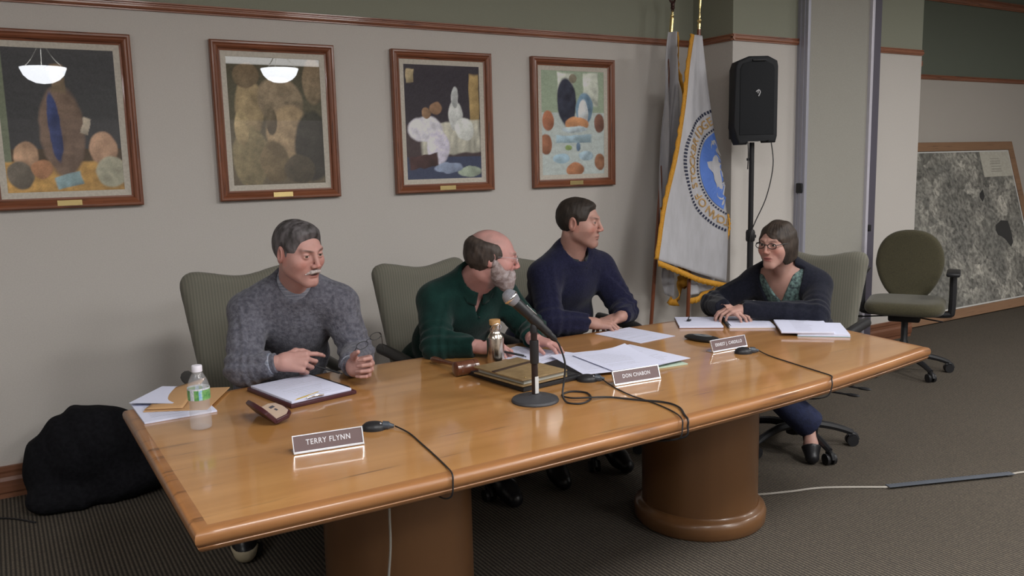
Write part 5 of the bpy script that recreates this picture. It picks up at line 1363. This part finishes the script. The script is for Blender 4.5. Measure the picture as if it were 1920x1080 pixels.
MB().lathe([(.0172, .028), (.0182, .032), (.0155, .09), (.0125, .175), (.0115, .180), (0, .180)], mh, Fm, n=28).build('handle', M_blackpl, mk, world=True)
MB().box(mh+ax*.07+Fm.to_3x3()@Vector((0, -.0172, 0)) if False else mh+ax*.085+Vector((.008, -.004, .0135)), (.006, .006, .045), Fm.to_3x3(), bev=.001).build('switch_plate', M_chrome, mk, world=True)
MB().lathe([(.0105, .178), (.0105, .198), (.006, .210)], mh, Fm, n=18).build('plug', M_blackpl, mk, world=True)
pe = mh+ax*.208
cord(mk, [tuple(pe), tuple(pe+Vector((.012, -.004, -.02))), (1.530, 2.19, .86), (1.520, 2.185, .80), (1.505, 2.17, .765), (1.505, 2.145, TT+.004), (1.535, 2.11, TT+.004), (1.590, 2.135, TT+.004), (1.622, 2.20, TT+.004), (1.590, 2.245, TT+.004), (1.540, 2.225, TT+.004), (1.535, 2.165, TT+.009), (1.585, 2.13, TT+.010), (1.650, 2.115, TT+.004), (1.70, 2.04, TT+.004), (1.752, 1.965, TT+.004), (1.752, 1.90, TT+.004), (1.71, 1.830, TT+.004), (1.695, 1.800, .742), (1.690, 1.794, .725), (1.68, 1.80, .69), (1.63, 1.90, .664), (1.56, 2.1, .664)], .0032, name='cable')
# gavel
ga = thing('gavel', 'dark wooden gavel lying near the bearded man', 'gavel', (1.425, 2.67, TT), math.radians(-8))
M_gav = wood('gavel_walnut', (.09, .028, .014), (.12, .04, .02), (.04, .014, .008), 3, 0, .3, .6)
prof = [(0, -.046), (.022, -.046), (.027, -.043), (.027, -.030), (.0245, -.027), (.0265, -.022), (.0265, .022), (.0245, .027), (.027, .030), (.027, .043), (.022, .046), (0, .046)]
MB().lathe(prof, (0, 0, .028), frame((1, .12, 0)), n=36, caps=False).build('head', M_gav, ga)
MB().lathe([(0, -.002), (.008, 0), (.008, .03), (.006, .05), (.0075, .09), (.009, .16), (.0125, .21), (.013, .235), (.010, .248), (0, .252)], (0, 0, .030), frame((-.20, 1, -.06)), n=20, caps=False).build('handle', M_gav, ga)
# steel flask
fl = thing('steel_flask', 'small shiny steel flask with bamboo stopper', 'flask', (1.605, 2.762, TT))
MB().lathe([(0, 0), (.031, 0), (.0335, .003), (.0335, .098), (.032, .106), (.024, .118), (.0195, .124), (.0185, .132), (.019, .150), (.0195, .152), (0, .152)], n=56, caps=False).build('body', M_steel, fl)
MB().lathe([(.0185, .150), (.0215, .153), (.022, .168), (.021, .171), (0, .171)], n=32).build('stopper', mat('bamboo', D(150, 116, 74, 1.5), .5), fl)
mb = MB(); mb.tube([(-.021, 0, .128), (-.020, -.012, .148), (0, -.0215, .158), (.020, -.012, .146), (.021, 0, .128)], .0014, n=6).tube([(-.0205, 0, .128), (-.012, -.017, .134), (.004, -.0215, .152), (.0205, -.005, .162)], .0012, n=6).lathe([(.0198, .126), (.0202, .128), (.0198, .130)], n=32, caps=False)
mb.build('wire_bail', M_chrome, fl)
# papers and folios in the middle
flat('printed_sheet', 'white sheet under the bearded man\'s hands', 'paper', (1.790, 2.800), .216, .279, 25, lines=16)
bf = thing('black_padfolio', 'black padfolio lying under the tan organizer', 'folio', (1.580, 2.515, TT), math.radians(6))
MB().box((0, 0, .009), (.27, .325, .017), bev=.004).build('cover', M_blk, bf)
MB().box((.04, -.02, .0185), (.16, .24, .002), bev=.0005).build('inner_pocket', M_blackmt, bf, smooth=False)
to = thing('tan_organizer', 'tan zip organizer stuffed with papers on the black padfolio', 'organizer', (1.535, 2.475, TT+.021), math.radians(8))
MB().box((0, 0, .003), (.205, .27, .005), bev=.002).build('bottom_cover', M_tan, to)
MB().box((.004, 0, .0135), (.185, .250, .014), bev=.001).build('pages', mat('page_edges', (.42, .42, .38), .8, noise=(8, (.34, .34, .30), (1, 1, 60))), to, smooth=False)
MB().box((0, 0, .024), (.205, .27, .006), bev=.0025).build('top_cover', M_tan, to)
MB().box((-.01, .03, .0280), (.19, .018, .0025), Matrix.Rotation(.12, 3, 'Z'), bev=.0008).build('strap', mat('strap_brown', (.05, .028, .018), .6), to)
MB().tube([(.1, -.13, .004), (.108, -.12, .012), (.103, -.10, .022), (.108, 0, .014), (.105, .13, .014)], .003, n=6).build('zip', mat('zip_brass', (.25, .2, .1), .4, metal=.6), to)
MB().ball((-.075, -.118, .0275), .004, scale=(1, 1, .5)).build('snap', M_brass, to)
flat('green_folder', 'pale green folder edge under the spread white papers', 'folder', (2.065, 2.465), .24, .30, -6, thick=.004, mtl=mat('folder_green', D(150, 165, 150, 1.4), .8), mk='folder')
flat('black_booklet', 'black booklet under the left corner of the spread papers', 'booklet', (1.790, 2.500), .13, .24, 16, thick=.012, mtl=M_blk, mk='cover')
flat('plan_sheet', 'large white printed sheet, leftmost of the spread papers', 'paper', (1.895, 2.505), .25, .34, -13, thick=.0012, z=TT+.0125, lines=20)
flat('plan_sheet', 'large white printed sheet, rightmost of the spread papers', 'paper', (2.060, 2.480), .26, .33, 4, thick=.0012, z=TT+.0145, lines=18)
flat('plan_sheet', 'large white printed sheet on top between the two other plan sheets', 'paper', (1.975, 2.470), .24, .29, -6, thick=.0012, z=TT+.0170, lines=18, curl=.04)
flat('agenda_sheet', 'single white sheet in front of the man in navy sweater', 'paper', (2.362, 2.845), .216, .279, 6, thick=.0010, lines=10)
# notebooks before the woman
def notebook(label, c, w, h, rz, th, z, cover, coil=True, lines=0, side=-1):
    t = thing('spiral_notebook', label, 'notebook', (c[0], c[1], z+.0004), math.radians(rz), 'notebooks and papers before the woman')
    MB().box((0, 0, .001), (w, h, .0018)).build('back_cover', cover, t, smooth=False)
    MB().box((0, 0, .002+th/2), (w-.004, h-.004, th), bev=.0005).build('pages', M_paper, t, smooth=False)
    if coil:
        mb = MB(); pts = []
        n = int(h/.008)*8
        for k in range(n):
            a = 2*PI*k/8; pts.append((side*(w/2-.002)+.007*math.cos(a), -h/2+.006+(h-.012)*k/n, th/2+.003+(.0065+th*.3)*math.sin(a)))
        mb.tube(pts, .0009, n=5, sub=1); mb.build('wire_coil', M_blackmt, t)
    if lines:
        mb = MB()
        for i in range(lines): mb.box((0, h*.36-h*.72*i/(lines-1), th+.0022), (w*.7, .0012, .0002))
        mb.build('printed_lines', M_ink, t, smooth=False)
    return t
M_kraft = mat('notebook_board', D(120, 90, 78, 1.4), .8); M_teal = mat('notebook_teal', D(120, 150, 156, 1.4), .6)
n1 = notebook('left spiral notebook with a binder clip, farthest from the camera', (2.765, 2.870), .20, .24, -37, .008, TT, M_kraft, False, 0)
cl = tag(MB().box((0, 0, .004), (.022, .014, .008), bev=.001).tube([(-.006, .004, .008), (-.007, .0, .020), (-.003, -.002, .023), (-.002, .003, .009)], .0008, n=5).tube([(.006, .004, .008), (.007, .0, .020), (.003, -.002, .023), (.002, .003, .009)], .0008, n=5).build('binder_clip', M_blackmt, loc=(2.735, 2.900, TT+.0112), rz=.4), 'small black binder clip standing on the left notebook', 'clip')
notebook('middle spiral notebook lying open under the woman\'s hands', (2.945, 2.735), .205, .255, -37, .008, TT, mat('notebook_cream', D(180, 165, 150, 1.3), .8), True, 8)
notebook('teal-covered spiral notebook under the papers at the woman\'s left', (3.055, 2.420), .215, .27, -44, .010, TT, M_teal, True, 0, side=-1)
flat('paper_pile', 'pile of white printed sheets on the teal notebook near the woman', 'papers', (3.005, 2.470), .216, .279, -42, thick=.008, z=TT+.0135, lines=9, lw=.4)
ph = thing('black_case', 'oblong black case lying left of the farthest name plate', 'case', (2.512, 2.580, TT), math.radians(14))
MB().lathe([(0, 0), (.028, 0), (.036, .006), (.037, .012), (.030, .020), (.016, .024), (0, .025)], n=32, sy=2.4, caps=False).build('shell', M_blackpl, ph)
MB().lathe([(.0, .0248), (.018, .0244), (.020, .0235)], n=28, sy=2.2, caps=False).build('painted_highlight', mat('highlight_grey', (.16, .17, .18), .35), ph)  # grey patch on the case top, a highlight put into the colour
